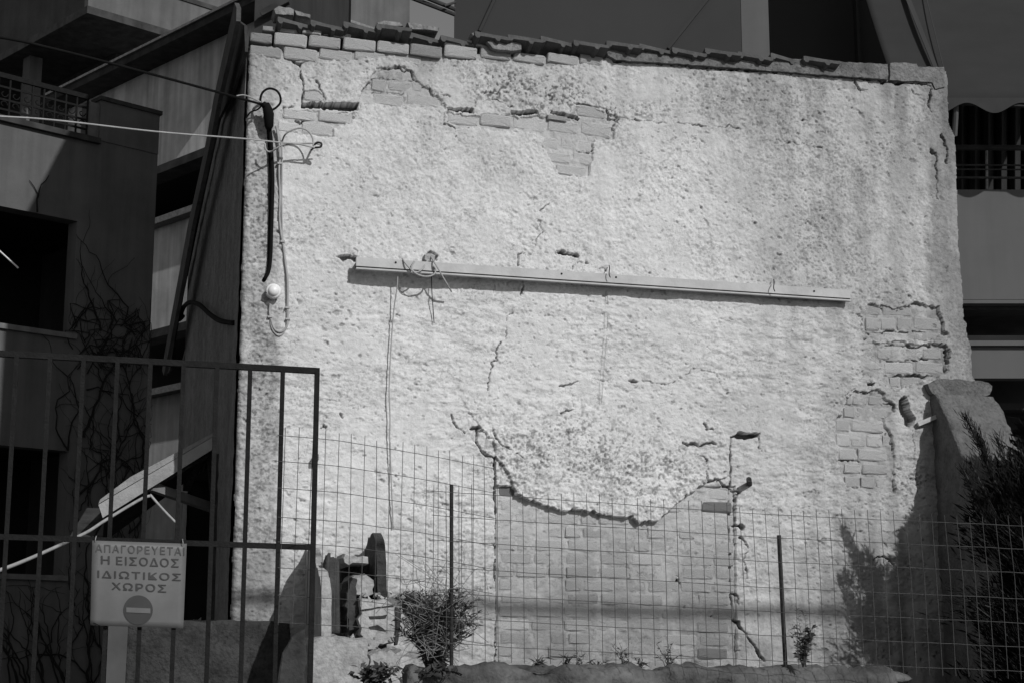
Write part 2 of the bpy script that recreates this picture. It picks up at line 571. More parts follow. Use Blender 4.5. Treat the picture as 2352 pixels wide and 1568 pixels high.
for p in patches:
    pm |= inside(Uj, Vj, p)
H = np.where(pm, -0.019 + 0.011 * fbm(S, Z, 0.10, 3, 35) + 0.6 * rough, H)
tone = np.where(pm, tone * 0.84, tone)

# blocked doorway: recessed brick infill
inf = [(1140, 1115), (1690, 1115), (1692, 1290), (1694, 1600), (1142, 1600)]
big = px(2, 2, [(-560, 330), (-480, 180), (-300, 90), (60, 60), (420, 160), (900, 330), (1500, 470), (1900, 760), (1990, 980), (1980, 1240), (1880, 1262), (1820, 1265), (1690, 1360), (1500, 1480), (1460, 1560), (1330, 1640), (1160, 1660), (1100, 1615), (990, 1605), (870, 1600), (740, 1560), (430, 1545), (280, 1490), (150, 1450), (40, 1400), (0, 1300), (-60, 1180), (-150, 1060), (-170, 900), (-300, 800), (-420, 600)])
bm = inside(U + 5 * fbm(S, Z, 0.03, 2, 71), V + 5 * fbm(S, Z, 0.03, 2, 72), big)
im = inside(U + 2 * fbm(S, Z, 0.05, 2, 73), V, inf) & ~bm
H = np.where(im, -0.0295 + 0.012 * fbm(S, Z, 0.13, 3, 36) + 0.6 * rough, H)
tone = np.where(im, tone * 0.78, tone)
edge = np.clip(-ldist(U, V, big + big[:1]) / 60 + 1, 0, 1)
fine = 0.010 * fbm(S, Z, 0.03, 3, 75) + 0.007 * fbm(S, Z, 0.012, 2, 76)
lowm = sm(V, 880, 1010)
H = np.where(bm, H + lowm * (fine * 0.8 + 0.012) * (0.35 + 0.65 * edge) + 0.010 * lowm, H)
tone = np.where(bm, tone * (1 + 0.03 * lowm), tone)

# cracks and holes, dirt and their inner shade painted into the tone
def crack(pl, w, dep, dirt_shade=0.55, jit=1.0):
    xs = [p[0] for p in pl]; ys = [p[1] for p in pl]
    i = (U > min(xs) - 20) & (U < max(xs) + 20) & (V > min(ys) - 20) & (V < max(ys) + 20)
    uu = U[i] + jit * 7 * fbm(S[i], Z[i], 0.04, 3, 81); vv = V[i] + jit * 7 * fbm(S[i], Z[i], 0.04, 3, 82)
    d = ldist(uu, vv, pl)
    ww = 0.68 * w * (0.15 + 1.25 * vn(S[i], Z[i], 0.045, 83) ** 1.3)
    k = np.clip(1.4 - d / ww, 0, 1)
    H[i] -= dep * k
    tone[i] *= 1 - dirt_shade * k
def hole(poly, dep, dirt_shade=0.8, jit=0.5):
    m = inside(U + (Uj - U) * jit, V + (Vj - V) * jit, poly)
    H[m] = -dep
    tone[m] *= 1 - dirt_shade

c1, c2, c3 = lambda p: px(1, 0, p), lambda p: px(2, 0, p), lambda p: px(3, 0, p)
crack(c1([(150, 400), (240, 440), (260, 520), (330, 545), (405, 590), (410, 680), (430, 740), (425, 830), (420, 940)]), 3.2, 0.05)
crack(c1([(405, 590), (450, 570), (550, 560)]), 2.2, 0.03)
crack(c1([(550, 740), (560, 780), (610, 850), (650, 930)]), 2.2, 0.03)
crack(c1([(1110, 660), (1190, 630), (1330, 625), (1360, 655), (1430, 645), (1450, 730), (1520, 800), (1580, 790), (1600, 860), (1690, 880), (1770, 890)]), 2.2, 0.03)
crack(c1([(970, 850), (1060, 715), (1200, 730), (1430, 750)]), 1.8, 0.02)
crack(c1([(1010, 845), (1360, 860)]), 1.8, 0.02)
crack(c1([(1740, 1050), (1740, 1150), (1830, 1190), (1860, 1290)]), 2.0, 0.03)
crack(c1([(250, 1005), (340, 980)]), 3, 0.03)
crack(c1([(360, 1110), (400, 1140), (440, 1110)]), 3.5, 0.05)
crack(c1([(2005, 1000), (2010, 910), (2130, 860), (2240, 850)]), 1.8, 0.02)
crack(c1([(2150, 920), (2230, 935), (2351, 985)]), 2.4, 0.03)
crack(c2([(590, 970), (720, 975), (860, 1000), (890, 1080), (950, 1090), (980, 1160)]), 3.0, 0.04)
crack(c2([(980, 1085), (1100, 1100), (1230, 1110), (1420, 1140)]), 1.6, 0.02)
crack(c2([(1520, 1135), (1570, 1145), (1640, 1135), (1690, 1130), (1790, 1160)]), 2.4, 0.03)
crack(c2([(1870, 1165), (1980, 1165), (2080, 1195), (2150, 1190)]), 1.8, 0.02)
crack(c2([(550, 1420), (640, 1395), (740, 1390)]), 2.4, 0.03)
crack(c2([(930, 560), (1120, 570), (1400, 590), (1700, 620), (2000, 645), (2351, 660)]), 3.4, 0.07, 0.8)
crack(c3([(0, 660), (300, 670), (600, 700), (900, 730), (1110, 755), (1450, 775), (1490, 800)]), 3.4, 0.07, 0.8)
crack(c3([(1490, 800), (1490, 900), (1480, 980), (1500, 1030)]), 3.2, 0.05)
crack(c3([(800, 740), (830, 800), (850, 830), (910, 830)]), 3.2, 0.05)
crack(c3([(1240, 640), (1270, 690), (1280, 750)]), 1.6, 0.03)
crack(c3([(1320, 820), (1330, 860), (1390, 880)]), 1.8, 0.02)
crack(c3([(1580, 1240), (1610, 1300), (1630, 1380), (1630, 1520)]), 3.0, 0.03)
crack(c3([(1480, 1390), (1530, 1420), (1540, 1568), (1545, 1800), (1560, 1850)]), 3.0, 0.03)
crack(c3([(70, 1280), (110, 1300), (300, 1320), (500, 1360)]), 1.6, 0.02)
d2 = lambda p: px(2, 1, p)
crack(d2([(350, 310), (260, 370), (260, 480), (290, 560), (225, 640), (220, 690)]), 1.8, 0.025)
crack(d2([(120, 770), (65, 780), (55, 870)]), 2.0, 0.03)
crack(d2([(560, 900), (580, 850), (640, 830)]), 1.8, 0.02)
crack(d2([(690, 850), (730, 880), (820, 900), (860, 930)]), 1.8, 0.02)
crack(d2([(95, 1000), (95, 1140)]), 2.4, 0.03)
crack(px(1, 1, [(2351, 1300), (2300, 1340), (2310, 1460), (2290, 1560)]), 1.6, 0.02)
f1 = lambda p: px(1, 2, p)
crack(f1([(2240, 10), (2215, 70), (2200, 180), (2170, 190), (2160, 270), (2150, 300), (2145, 380), (2120, 440)]), 2.8, 0.03)
crack(f1([(1790, 670), (1810, 740), (1860, 790), (1920, 840)]), 3.0, 0.03)
crack(f1([(1980, 790), (2030, 800), (2020, 900), (2045, 990), (2090, 1040), (2190, 1070)]), 4.2, 0.05)
crack(f1([(2150, 750), (2190, 880), (2260, 960), (2351, 1000)]), 2.2, 0.025)
crack(f1([(2190, 1060), (2190, 1200), (2195, 1400), (2200, 1568)]), 3.6, 0.10, 0.8, 0.5)
crack(px(1, 3, [(2200, 0), (2200, 300), (2190, 500), (2200, 700), (2210, 900), (2200, 1100), (2205, 1400)]), 2.8, 0.07, 0.75, 0.5)
crack(px(2, 3, [(2010, -700), (2005, -30), (2010, 150), (2015, 600), (2030, 800), (2040, 1000)]), 2.4, 0.06, 0.75, 0.5)
g2 = lambda p: px(2, 2, p)
crack(g2([(440, 410), (510, 400), (590, 372)]), 2.8, 0.03)
crack(g2([(750, 335), (850, 350), (930, 350)]), 1.8, 0.02)
crack(g2([(1060, 360), (1140, 365)]), 3.4, 0.04)
crack(g2([(1190, 360), (1380, 390), (1500, 370)]), 1.6, 0.02)
crack(g2([(450, 655), (550, 640)]), 3.4, 0.03)
crack(g2([(1590, 300), (1680, 250), (1760, 270), (1840, 260), (1880, 320), (1910, 380)]), 1.8, 0.02)
crack(g2([(1760, 750), (1790, 800), (1840, 810)]), 2.6, 0.03)
crack(g2([(1570, 930), (1660, 950), (1760, 955), (1850, 940)]), 3.2, 0.04)
crack(g2([(1700, 1040), (1760, 1050), (1790, 1110), (1800, 1270)]), 3.0, 0.04)
crack(g2([(1815, 1285), (1890, 1265), (1990, 1330), (2060, 1380), (2085, 1390), (2055, 1480)]), 3.2, 0.05)
crack(g2([(2250, 870), (2270, 960), (2290, 1010)]), 3.4, 0.05)
crack(g2([(40, 1020), (130, 1080)]), 2.4, 0.03)
k2 = lambda p: px(2, 3, p)
crack(k2([(2010, 40), (2050, 110), (2120, 150)]), 5, 0.08, 0.8)
crack(k2([(2090, 240), (2150, 270), (2165, 330)]), 5, 0.08, 0.8)
crack(k2([(2165, 340), (2150, 430), (2155, 600)]), 2.2, 0.03)
crack(k2([(2040, 750), (2070, 800), (2100, 860)]), 2.4, 0.03)
crack(k2([(2035, 920), (2050, 1000), (2080, 1000), (2090, 1050), (2200, 1190), (2310, 1360)]), 4.0, 0.07, 0.8, 0.5)
crack(k2([(1590, 840), (1610, 900), (1660, 945), (1760, 935), (1840, 950)]), 2.2, 0.025)
h2 = lambda p: px(3, 2, p)
crack(h2([(700, 500), (780, 440), (930, 480), (1030, 450)]), 1.8, 0.02)
crack(h2([(1060, 560), (1150, 580), (1170, 650)]), 3.0, 0.03)
crack(h2([(1090, 30), (1250, 45), (1500, 45)]), 3.0, 0.03)
crack(h2([(1030, 175), (1280, 180)]), 2.2, 0.02); crack(h2([(1290, 180), (1370, 182)]), 3.4, 0.05); crack(h2([(1400, 165), (1480, 170)]), 3.4, 0.05)
crack(h2([(1080, 312), (1280, 315), (1520, 312)]), 3.2, 0.04)
crack(h2([(1640, 90), (1650, 280)]), 3.2, 0.04)
crack(h2([(1080, 850), (1130, 940), (1150, 1010)]), 3.0, 0.03)
crack(h2([(1320, 800), (1340, 960), (1360, 1200), (1370, 1400)]), 2.0, 0.025)
crack(h2([(660, 1085), (800, 1095), (860, 1100)]), 2.6, 0.03)
crack(h2([(980, 1220), (1030, 1230)]), 2.0, 0.02)
crack(px(3, 1, [(1010, 1225), (1090, 1250), (1180, 1275), (1250, 1250), (1350, 1210), (1410, 1225)]), 2.8, 0.03)
crack(px(3, 1, [(910, 1490), (1150, 1480), (1200, 1490), (1290, 1490)]), 3.0, 0.04)
crack(px(3, 1, [(1340, 1480), (1510, 1490)]), 2.6, 0.03)
crack(px(3, 1, [(750, 1300), (880, 1340)]), 2.0, 0.02)
crack(px(3, 3, [(965, 440), (1000, 415), (1050, 400), (1110, 430), (1160, 470)]), 4.2, 0.06, 0.8)

hole(c1([(418, 935), (935, 955), (922, 1025), (418, 992)]), 0.11)
hole(c1([(1760, 985), (2000, 992), (2000, 1030), (1760, 1018)]), 0.10)
hole(c2([(0, 1018), (240, 1025), (250, 1062), (0, 1060)]), 0.09)
hole(c2([(360, 1025), (470, 1035), (620, 1075), (610, 1105), (500, 1085), (360, 1050)]), 0.09)
hole(d2([(405, 735), (480, 735), (525, 750), (590, 755), (615, 785), (600, 803), (530, 775), (420, 770)]), 0.09)
hole(g2([(2020, 885), (2080, 825), (2270, 845), (2270, 880), (2130, 900), (2080, 888)]), 0.14, 0.85)
hole(px(1, 1, [(720, 795), (790, 785), (880, 790), (920, 800), (915, 850), (870, 830), (830, 825), (790, 850), (760, 815)]), 0.05, 0.7)
hole(px(1, 1, [(1555, 755), (1590, 730), (1640, 745), (1672, 790), (1660, 830), (1630, 790)]), 0.05, 0.4)
hole(h2([(1200, 560), (1235, 505), (1270, 520), (1300, 590), (1345, 700), (1330, 770), (1290, 800), (1250, 770), (1220, 660)]), 0.10, 0.6)
hole(h2([(1570, 630), (1630, 640), (1690, 760), (1650, 790), (1600, 740)]), 0.05, 0.5)
hole(h2([(1545, 960), (1600, 1000), (1570, 1100), (1530, 1080)]), 0.05, 0.6)
hole(h2([(915, 380), (1000, 385), (960, 420), (920, 410)]), 0.06, 0.8)
hole(k2([(700, 540), (745, 525), (748, 590), (700, 585)]), 0.10, 0.8)
hole(k2([(1070, 515), (1090, 515), (1090, 605), (1072, 605)]), 0.10, 0.8, 0.2)
hole(k2([(1510, 580), (1530, 580), (1560, 660), (1510, 640)]), 0.07, 0.8)
hole(k2([(1240, 262), (1280, 265), (1260, 290)]), 0.07, 0.8)
hole(k2([(1185, 298), (1225, 298), (1222, 312), (1185, 312)]), 0.07, 0.8)
hole(k2([(1400, 275), (1445, 278), (1430, 298)]), 0.07, 0.8)
hole(f1([(595, 790), (620, 760), (655, 765), (650, 805), (630, 780)]), 0.04, 0.5)
hole(f1([(760, 650), (790, 665), (795, 710), (780, 700)]), 0.04, 0.5)

# rounded left arris, broken outline
cl = np.clip((S - sL) / 0.035, 0, 1)
H -= 0.04 * (1 - np.sqrt(np.clip(1 - (1 - cl) ** 2, 0, 1)))
outline = [(566, 112), (640, 100), (735, 118), (900, 118), (1395, 132), (1400, 120), (2040, 150), (2045, 146), (2105, 146), (2110, 152), (2172, 157), (2176, 190), (2177, 280), (2191, 312), (2195, 430), (2200, 560), (2208, 640), (2212, 720), (2212, 735), (2219, 745), (2220, 770), (2228, 800), (2232, 860), (2245, 900), (2245, 1760), (400, 1760), (400, 112)]
keep = inside(U + 2.5 * fbm(S, Z, 0.05, 3, 91), V + 3 * fbm(S, Z, 0.05, 3, 92), outline) & (S > sL - 0.001 + 0.008 * fbm(S, Z, 0.10, 3, 93))
tone = np.clip(tone, 0.05, 1.2)

vx = np.stack([X + N.x * H - base.x, Y + N.y * H - base.y, Z - base.z], -1).reshape(-1, 3).astype(np.float32)
ii, jj = np.meshgrid(np.arange(ns - 1), np.arange(nzv - 1), indexing='ij')
kq = keep[:-1, :-1] & keep[1:, :-1] & keep[:-1, 1:] & keep[1:, 1:]
ii, jj = ii[kq], jj[kq]
a0 = ii * nzv + jj
quads = np.stack([a0, a0 + nzv, a0 + nzv + 1, a0 + 1], -1)
used = np.unique(quads)
remap = np.full(ns * nzv, -1, np.int64); remap[used] = np.arange(len(used))
quads = remap[quads]; vx = vx[used]; tv = tone.reshape(-1)[used].astype(np.float32)
me = bpy.data.meshes.new('front_wall')
me.vertices.add(len(vx)); me.vertices.foreach_set('co', vx.ravel())
me.loops.add(quads.size); me.loops.foreach_set('vertex_index', quads.ravel().astype(np.int32))
me.polygons.add(len(quads)); me.polygons.foreach_set('loop_start', (np.arange(len(quads)) * 4).astype(np.int32))
me.polygons.foreach_set('use_smooth', np.ones(len(quads), bool))
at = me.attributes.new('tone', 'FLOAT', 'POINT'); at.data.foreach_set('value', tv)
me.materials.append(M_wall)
me.update(); me.validate()
front = bpy.data.objects.new('front_wall', me)
COL.objects.link(front); front.parent = house
tag(front, 'sunlit wall of rough peeling whitewashed plaster')

# ---- masonry core behind the plaster
top_line = [(572, 102), (640, 62), (810, 88), (900, 112), (1395, 130), (2040, 152), (2168, 160)]
poly = [wall_pt(sL + 0.05, 0, -0.17)] + [W(u, v, -0.17) for u, v in top_line] + [wall_pt(sR - 0.03, 0, -0.17)]
MB().prism(poly[::-1], N * -0.25).build('wall_core', M_mortar, house)
poly = [wall_pt(sL + 0.05, 0, -0.13), W(572, 128, -0.13), W(1395, 150, -0.13), W(2168, 170, -0.13), wall_pt(sR - 0.05, 0, -0.13)]
MB().prism(poly[::-1], N * -0.03).build('render_backing', M_mortar, house)

# ---- bricks, children of the front wall
brick_meshes = []
for k in range(8):
    rr = random.Random(100 + k)
    mb = MB()
    fr = []
    for q in range(20):                                  # worn, rounded outline
        an = 2 * math.pi * q / 20 + 0.05
        cx_, cy_ = math.cos(an), math.sin(an)
        px_ = math.copysign(abs(cx_) ** 0.14, cx_) * .48; pz_ = math.copysign(abs(cy_) ** 0.17, cy_) * .47
        fr.append(Vector((px_ * (1 + rr.uniform(-.035, .02)), -.45 + rr.uniform(-.02, .02), pz_ * (1 + rr.uniform(-.12, .04)))))
    cp = [Vector((p.x * rr.uniform(.90, .95), -.5 + rr.uniform(-.02, .02), p.z * rr.uniform(.76, .86))) for p in fr]
    bk = [Vector((p.x * 1.02, .5, p.z * 1.03)) for p in fr]
    mb.v = cp + fr + bk + [Vector((0, -.51, 0))]
    mb.f = [(60, (i + 1) % 20, i) for i in range(20)]
    for a in range(2):
        for i in range(20):
            mb.f.append((a * 20 + i, a * 20 + (i + 1) % 20, (a + 1) * 20 + (i + 1) % 20, (a + 1) * 20 + i))
    m_ = bpy.data.meshes.new('brick')
    m_.from_pydata([tuple(p) for p in mb.v], [], mb.f)
    m_.materials.append(M_brick)
    m_.update()
    brick_meshes.append(m_)
brick_tone = {}
BR = [mat('limewashed_brick_%d' % k, 0.12 + 0.055 * k, var=0.26, scale=20, bump=0.6, bscale=60, speck=0.25) for k in range(11)]
def brick_mesh(mt):
    k = random.randrange(8)
    if mt is None: return brick_meshes[k]
    key = (k, mt.name)
    if key not in brick_tone:
        q = brick_meshes[k].copy(); q.materials.clear(); q.materials.append(mt); brick_tone[key] = q
    return brick_tone[key]
nb = 0
def brick(u0, v0, u1, v1, t, depth=0.11, mt=None, tilt=0.0):
    """brick whose front shows between these pixels, front face t metres out of the wall plane"""
    global nb
    vm, um = (v0 + v1) / 2, (u0 + u1) / 2
    a, b = W(u0, vm, t), W(u1, vm, t)
    p, q = W(um, v0, t), W(um, v1, t)
    L, Hh = (b - a).dot(D), p.z - q.z
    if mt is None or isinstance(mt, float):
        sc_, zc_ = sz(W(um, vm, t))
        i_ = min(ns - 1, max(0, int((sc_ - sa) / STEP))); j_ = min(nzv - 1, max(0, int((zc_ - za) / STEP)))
        tl = float(np.median(tone[max(0, i_ - 12):i_ + 13, max(0, j_ - 8):j_ + 9]))  # local wall tone, its painted edge darkening included
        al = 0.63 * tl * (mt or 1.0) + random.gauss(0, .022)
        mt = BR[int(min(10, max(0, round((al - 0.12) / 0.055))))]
    o = bpy.data.objects.new('brick', brick_mesh(mt))
    COL.objects.link(o); o.parent = front
    cen = W(um, vm, t) - N * depth / 2
    o.location = cen - root_of(front)
    o.rotation_euler = (random.uniform(-.02, .02), tilt + random.uniform(-.012, .012), YAW + random.uniform(-.025, .025))
    o.scale = (L, depth, Hh)
    nb += 1
    return o
def tb(c, r, rows, t=0.0, mt=None, jt=0.006, tilt=0.0):
    for x0, y0, x1, y1 in rows:
        brick(c * 588 + x0 / 4, r * 392 + y0 / 4, c * 588 + x1 / 4, r * 392 + y1 / 4, t + random.uniform(-jt, jt), mt=mt, tilt=tilt)
# courses under the eaves
tb(1, 0, [(195, 235, 415, 300), (425, 250, 605, 318), (615, 262, 880, 342), (1690, 368, 1920, 420), (1930, 370, 2110, 425), (60, 240, 180, 290)], 0.005, mt=1.12, jt=0.014, tilt=0.05)
tb(1, 0, [(-60, 300, 150, 395), (165, 302, 475, 428), (482, 330, 785, 440), (803, 355, 1105, 468), (1112, 385, 1410, 490), (1412, 408, 1715, 522), (1725, 420, 2040, 535), (2060, 425, 2351, 545)], 0.012, mt=1.12, jt=0.014, tilt=0.04)
tb(2, 0, [(10, 490, 310, 580), (320, 495, 615, 592), (622, 500, 840, 600)], 0.0, mt=1.12, jt=0.006, tilt=0.06)
tb(1, 0, [(-60, 425, 240, 530), (252, 435, 565, 556), (572, 452, 890, 560), (900, 470, 1190, 570), (1200, 490, 1520, 590)], -0.006, 1.12, tilt=0.06)
# patches
tb(1, 0, [(1120, 645, 1355, 735), (1060, 725, 1195, 845), (1210, 740, 1425, 845), (1435, 755, 1520, 845), (950, 860, 1050, 965), (1062, 868, 1362, 975), (1380, 870, 1690, 978), (1700, 890, 1755, 985), (440, 830, 620, 935)], -0.012, 1.2, tilt=0.05)
tb(1, 0, [(245, 1010, 555, 1105), (572, 1020, 885, 1130), (195, 1120, 395, 1220), (415, 1130, 715, 1250)], -0.008, 1.2, tilt=0.05)
tb(1, 0, [(2010, 900, 2315, 1055), (1750, 1040, 2050, 1150), (2060, 1050, 2351, 1165)], -0.008, 1.2, tilt=0.05)
tb(2, 0, [(585, 975, 865, 1085), (0, 1075, 310, 1210), (322, 1100, 615, 1230), (625, 1120, 915, 1260), (130, 1250, 430, 1370), (440, 1270, 735, 1390), (270, 1395, 540, 1500), (555, 1400, 750, 1520), (400, 1520, 690, 1620)], -0.012, 1.2, tilt=0.07)
tb(2, 0, [(325, 1060, 510, 1110)], 0.0, tilt=0.05)
# right hand patches
def course(c, r, y0, y1, xs, t, mt=1.2, sl=0.0):
    for a, b in zip(xs[:-1], xs[1:]):
        yy = sl * (a + b) / 2
        tb(c, r, [(a + 5, y0 + yy, b - 5, y1 + yy)], t, mt, 0.004, tilt=sl)
course(3, 1, 1240, 1335, [900, 1040, 1330], -0.016); course(3, 1, 1345, 1470, [890, 1030, 1180, 1325, 1600], -0.012)
course(3, 1, 1485, 1568, [920, 1050, 1330, 1600], -0.016)
course(3, 2, 60, 165, [1000, 1125, 1265, 1410, 1600], -0.012); course(3, 2, 185, 300, [1060, 1340, 1620], -0.014); course(3, 2, 320, 420, [1110, 1210, 1400], -0.016)
course(3, 2, 470, 560, [720, 770, 915, 1060], -0.014, sl=0.03); course(3, 2, 575, 680, [690, 810, 950, 1100], -0.014, sl=0.03)
course(3, 2, 690, 810, [620, 755, 1075], -0.014, sl=0.03); course(3, 2, 820, 945, [620, 760, 900, 1045, 1120], -0.014, sl=0.03)
course(3, 2, 955, 1070, [645, 815, 1105], -0.014, sl=0.03); course(3, 2, 1095, 1190, [690, 860, 1110], -0.014, sl=0.03)
course(3, 2, 1210, 1320, [700, 845, 990, 1100], -0.014, sl=0.03)
# doorway infill
bigpx = big
vtop, row = 1112.0, 0
pt = lambda u, v: bool(inside(np.array([float(u)]), np.array([float(v)]), big)[0])
while vtop < 1560:
    hgt = 30.6
    u = 1144 + (row % 2) * 38 - 38 + random.uniform(-4, 4)
    while u < 1690:
        ln = random.choice([76, 76, 76, 74, 78, 40])
        a, b = max(u, 1143), min(u + ln, 1688)
        if b - a > 14:
            sl = lambda q: (q - 1144) * 0.012
            v0, v1 = vtop + sl((a + b) / 2), vtop + hgt + sl((a + b) / 2)
            corners = [pt(a + 4, v0 + 6), pt(b - 4, v0 + 6), pt((a + b) / 2, v0 + 4)]
            if not all(corners):
                mt = M_infill[4] if random.random() < .03 else 1.16
                brick(a + 1.6, v0 + 1.5, b - 1.6, v1 - 1.8, -0.026 + random.uniform(-.005, .005), 0.10, mt, tilt=0.012)
        u += ln
    vtop += hgt; row += 1

# ---- coping, corner block, mortar lumps, roof
cop = [(1392, 108), (1500, 116), (1640, 124), (1764, 132), (1880, 140), (2040, 148), (2040, 183), (1764, 163), (1560, 147), (1415, 138), (1395, 128)]
def noisy_slab(pix, t0, t1, amp, seed): return rough_prism([W(u, v, t1) - N * (t1 - t0) for u, v in pix][::-1], N * (t1 - t0), amp, 0.03, seed)
noisy_slab(cop, -0.2, 0.035, 0.004, 3).build('coping', M_concrete, house)
noisy_slab([(2043, 145), (2075, 143), (2105, 147), (2108, 152), (2170, 155), (2172, 200), (2150, 205), (2143, 190), (2043, 185)], -0.2, 0.022, 0.004, 4).build('corner_block', mat('corner_render', 0.17, var=0.25, scale=12, bump=0.9, bscale=35, speck=0.3), house)
lumps = [([(627, 22), (640, 14), (668, 17), (676, 22), (674, 36), (650, 35), (632, 32)], 0.05), ([(676, 24), (700, 29), (714, 34), (712, 42), (680, 36)], 0.04),
         ([(866, 52), (880, 47), (920, 52), (926, 60), (900, 60), (870, 58)], 0.03), ([(936, 52), (975, 57), (1010, 64), (1008, 72), (980, 70), (940, 66)], 0.04),
         ([(1082, 76), (1095, 72), (1110, 74), (1108, 84), (1085, 82)], 0.06), ([(1118, 96), (1136, 90), (1176, 91), (1196, 96), (1200, 115), (1176, 119), (1130, 112)], 0.05)]
for k, (p, t) in enumerate(lumps):
    noisy_slab(p, -0.12, t, 0.004, 20 + k).build('mortar_lump', mat('pale_mortar_lump', 0.22, var=0.3, scale=14, bump=0.8, bscale=40, speck=0.3), house)
roof_back = VP_R * 4.3 + Vector((0, 0, -1.5))
rl, rrt = W(600, 50, 0.0) - N * .2 - Vector((0, 0, .13)), W(2030, 150, 0.0) - N * .2 - Vector((0, 0, .13))
MB().box8(rl, rrt, rrt + roof_back, rl + roof_back, Vector((0, 0, 0.05))).build('roof', M_tile, house)
roof = house.children[-1]
u = 638.0; k = 0
while u < 1850:
    u1 = u + 75.5
    v0 = 41 + (u - 640) * 0.0745
    p = W(u, v0, 0.075); q = W(u1 + 4, v0 + 75.5 * 0.0745, 0.075)
    ax = (q - p); Lx = ax.length; ax = Vector((ax.x, ax.y, 0)).normalized()
    lift = 0.006 * random.uniform(-1, 1) + 0.0
    lift = random.uniform(-.010, .008)
    j_ = lambda: random.uniform(-.003, .003)
    prof = [(0, .004), (.05, .006), (.5, .001 + j_()), (.93, -.002), (1.0, .002), (1.0, -.022), (.93, -.026 + j_()), (.74, -.024), (.70, -.040 + j_()), (.63, -.041), (.58, -.025 + j_()), (.16, -.023), (.12, -.038 + j_()), (.05, -.038), (.0, -.024)]
    back = Vector((VP_R.x, VP_R.y, -0.34)).normalized() * 0.42
    yaw_j = random.uniform(-.05, .05)
    front_poly = [p + ax * (x * Lx) + Vector((0, 0, z + lift - 0.022 * x)) + N * yaw_j * x for x, z in prof]
    if k in (4, 5): front_poly = [q_ + N * -.05 + Vector((0, 0, -.02)) for q_ in front_poly]
    MB().prism(front_poly, back).build('roof_tile', M_tile, roof)
    u = u1; k += 1

# ---- left side wall with the doorway, verge boards, roof edge
cor = wall_pt(sL - 0.016, 0, -0.03)
nS = Vector((-VP_R.y, VP_R.x, 0))                        # outward (left) of the side wall
if nS.x > 0: nS = -nS
def Sd(u, v): return on_plane(u, v, cor, nS)
far = (Sd(431, 800) - cor).dot(VP_R)
ztop0 = W(572, 100).z
dA, dB_ = (Sd(497, 1200) - cor).dot(VP_R), (Sd(428, 1200) - cor).dot(VP_R)
zd0, zd1 = Sd(470, 1425).z, Sd(470, 1070).z
mb = MB()
def sp(a, z): return Vector((cor.x, cor.y, 0)) + VP_R * a + Vector((0, 0, z))
drop = 1.5 / 4.3
na, nzz = 60, 90
_tp = [Sd(566, 112), Sd(524, 219), Sd(504, 273), Sd(470, 430), Sd(437, 586)]
_ta = [(p - cor).dot(VP_R) for p in _tp]; _tz = [p.z for p in _tp]
_ta.append(_ta[-1] + 2); _tz.append(_tz[-1] + 2 * (_tz[-1] - _tz[-2]) / (_ta[-2] - _ta[-3]))
def top_at(a): return float(np.interp(a, _ta, _tz))
idx = {}
for i in range(na + 1):
    a = far * i / na
    for j in range(nzz + 1):
        z = 0.0 + top_at(a) * j / nzz
        p = sp(a, z)
        p += nS * (0.012 * noise3(Vector((a, z, 0)), 0.4, 3) + 0.010 * noise3(Vector((a, z, 0)), 0.07, 4))
        mb.v.append(p); idx[(i, j)] = len(mb.v) - 1
for i in range(na):
    a = far * (i + .5) / na
    for j in range(nzz):
        z = top_at(a) * (j + .5) / nzz
        if dA < a < dB_ and zd0 < z < zd1: continue
        mb.f.append((idx[(i, j)], idx[(i, j + 1)], idx[(i + 1, j + 1)], idx[(i + 1, j)]))
side = mb.build('side_wall', M_side, house, smooth=True)
# dark room behind the doorway, back wall, right end wall
inn = -nS
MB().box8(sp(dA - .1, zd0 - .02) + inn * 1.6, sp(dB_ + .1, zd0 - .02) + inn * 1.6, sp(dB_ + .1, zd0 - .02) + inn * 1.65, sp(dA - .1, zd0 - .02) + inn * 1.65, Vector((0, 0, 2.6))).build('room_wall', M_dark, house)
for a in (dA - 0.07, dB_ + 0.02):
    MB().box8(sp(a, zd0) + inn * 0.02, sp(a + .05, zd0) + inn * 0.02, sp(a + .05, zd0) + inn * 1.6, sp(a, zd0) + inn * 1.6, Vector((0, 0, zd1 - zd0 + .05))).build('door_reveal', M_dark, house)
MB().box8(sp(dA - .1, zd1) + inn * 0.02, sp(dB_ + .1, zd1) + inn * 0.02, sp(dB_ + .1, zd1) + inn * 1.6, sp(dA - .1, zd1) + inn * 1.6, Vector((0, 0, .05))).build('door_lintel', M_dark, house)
MB().bar(sp(dA + 0.02, zd0), sp(dA + 0.02, zd1), 0.05, 0.07, nS).build('door_frame', M_wood, house)
MB().box8(sp(far, 0), sp(far, 0) + D * 4.6, sp(far, 0) + D * 4.6 + VP_R * .2, sp(far, 0) + VP_R * .2, Vector((0, 0, top_at(far)))).build('back_wall', M_side, house)
re0 = wall_pt(sR - 0.02, 0, -0.1)
MB().prism([re0, re0 + VP_R * far, re0 + VP_R * far + Vector((0, 0, top_at(far) - .15)), re0 + Vector((0, 0, W(2168, 165).z))], D * -0.2).build('end_wall', M_side, house)
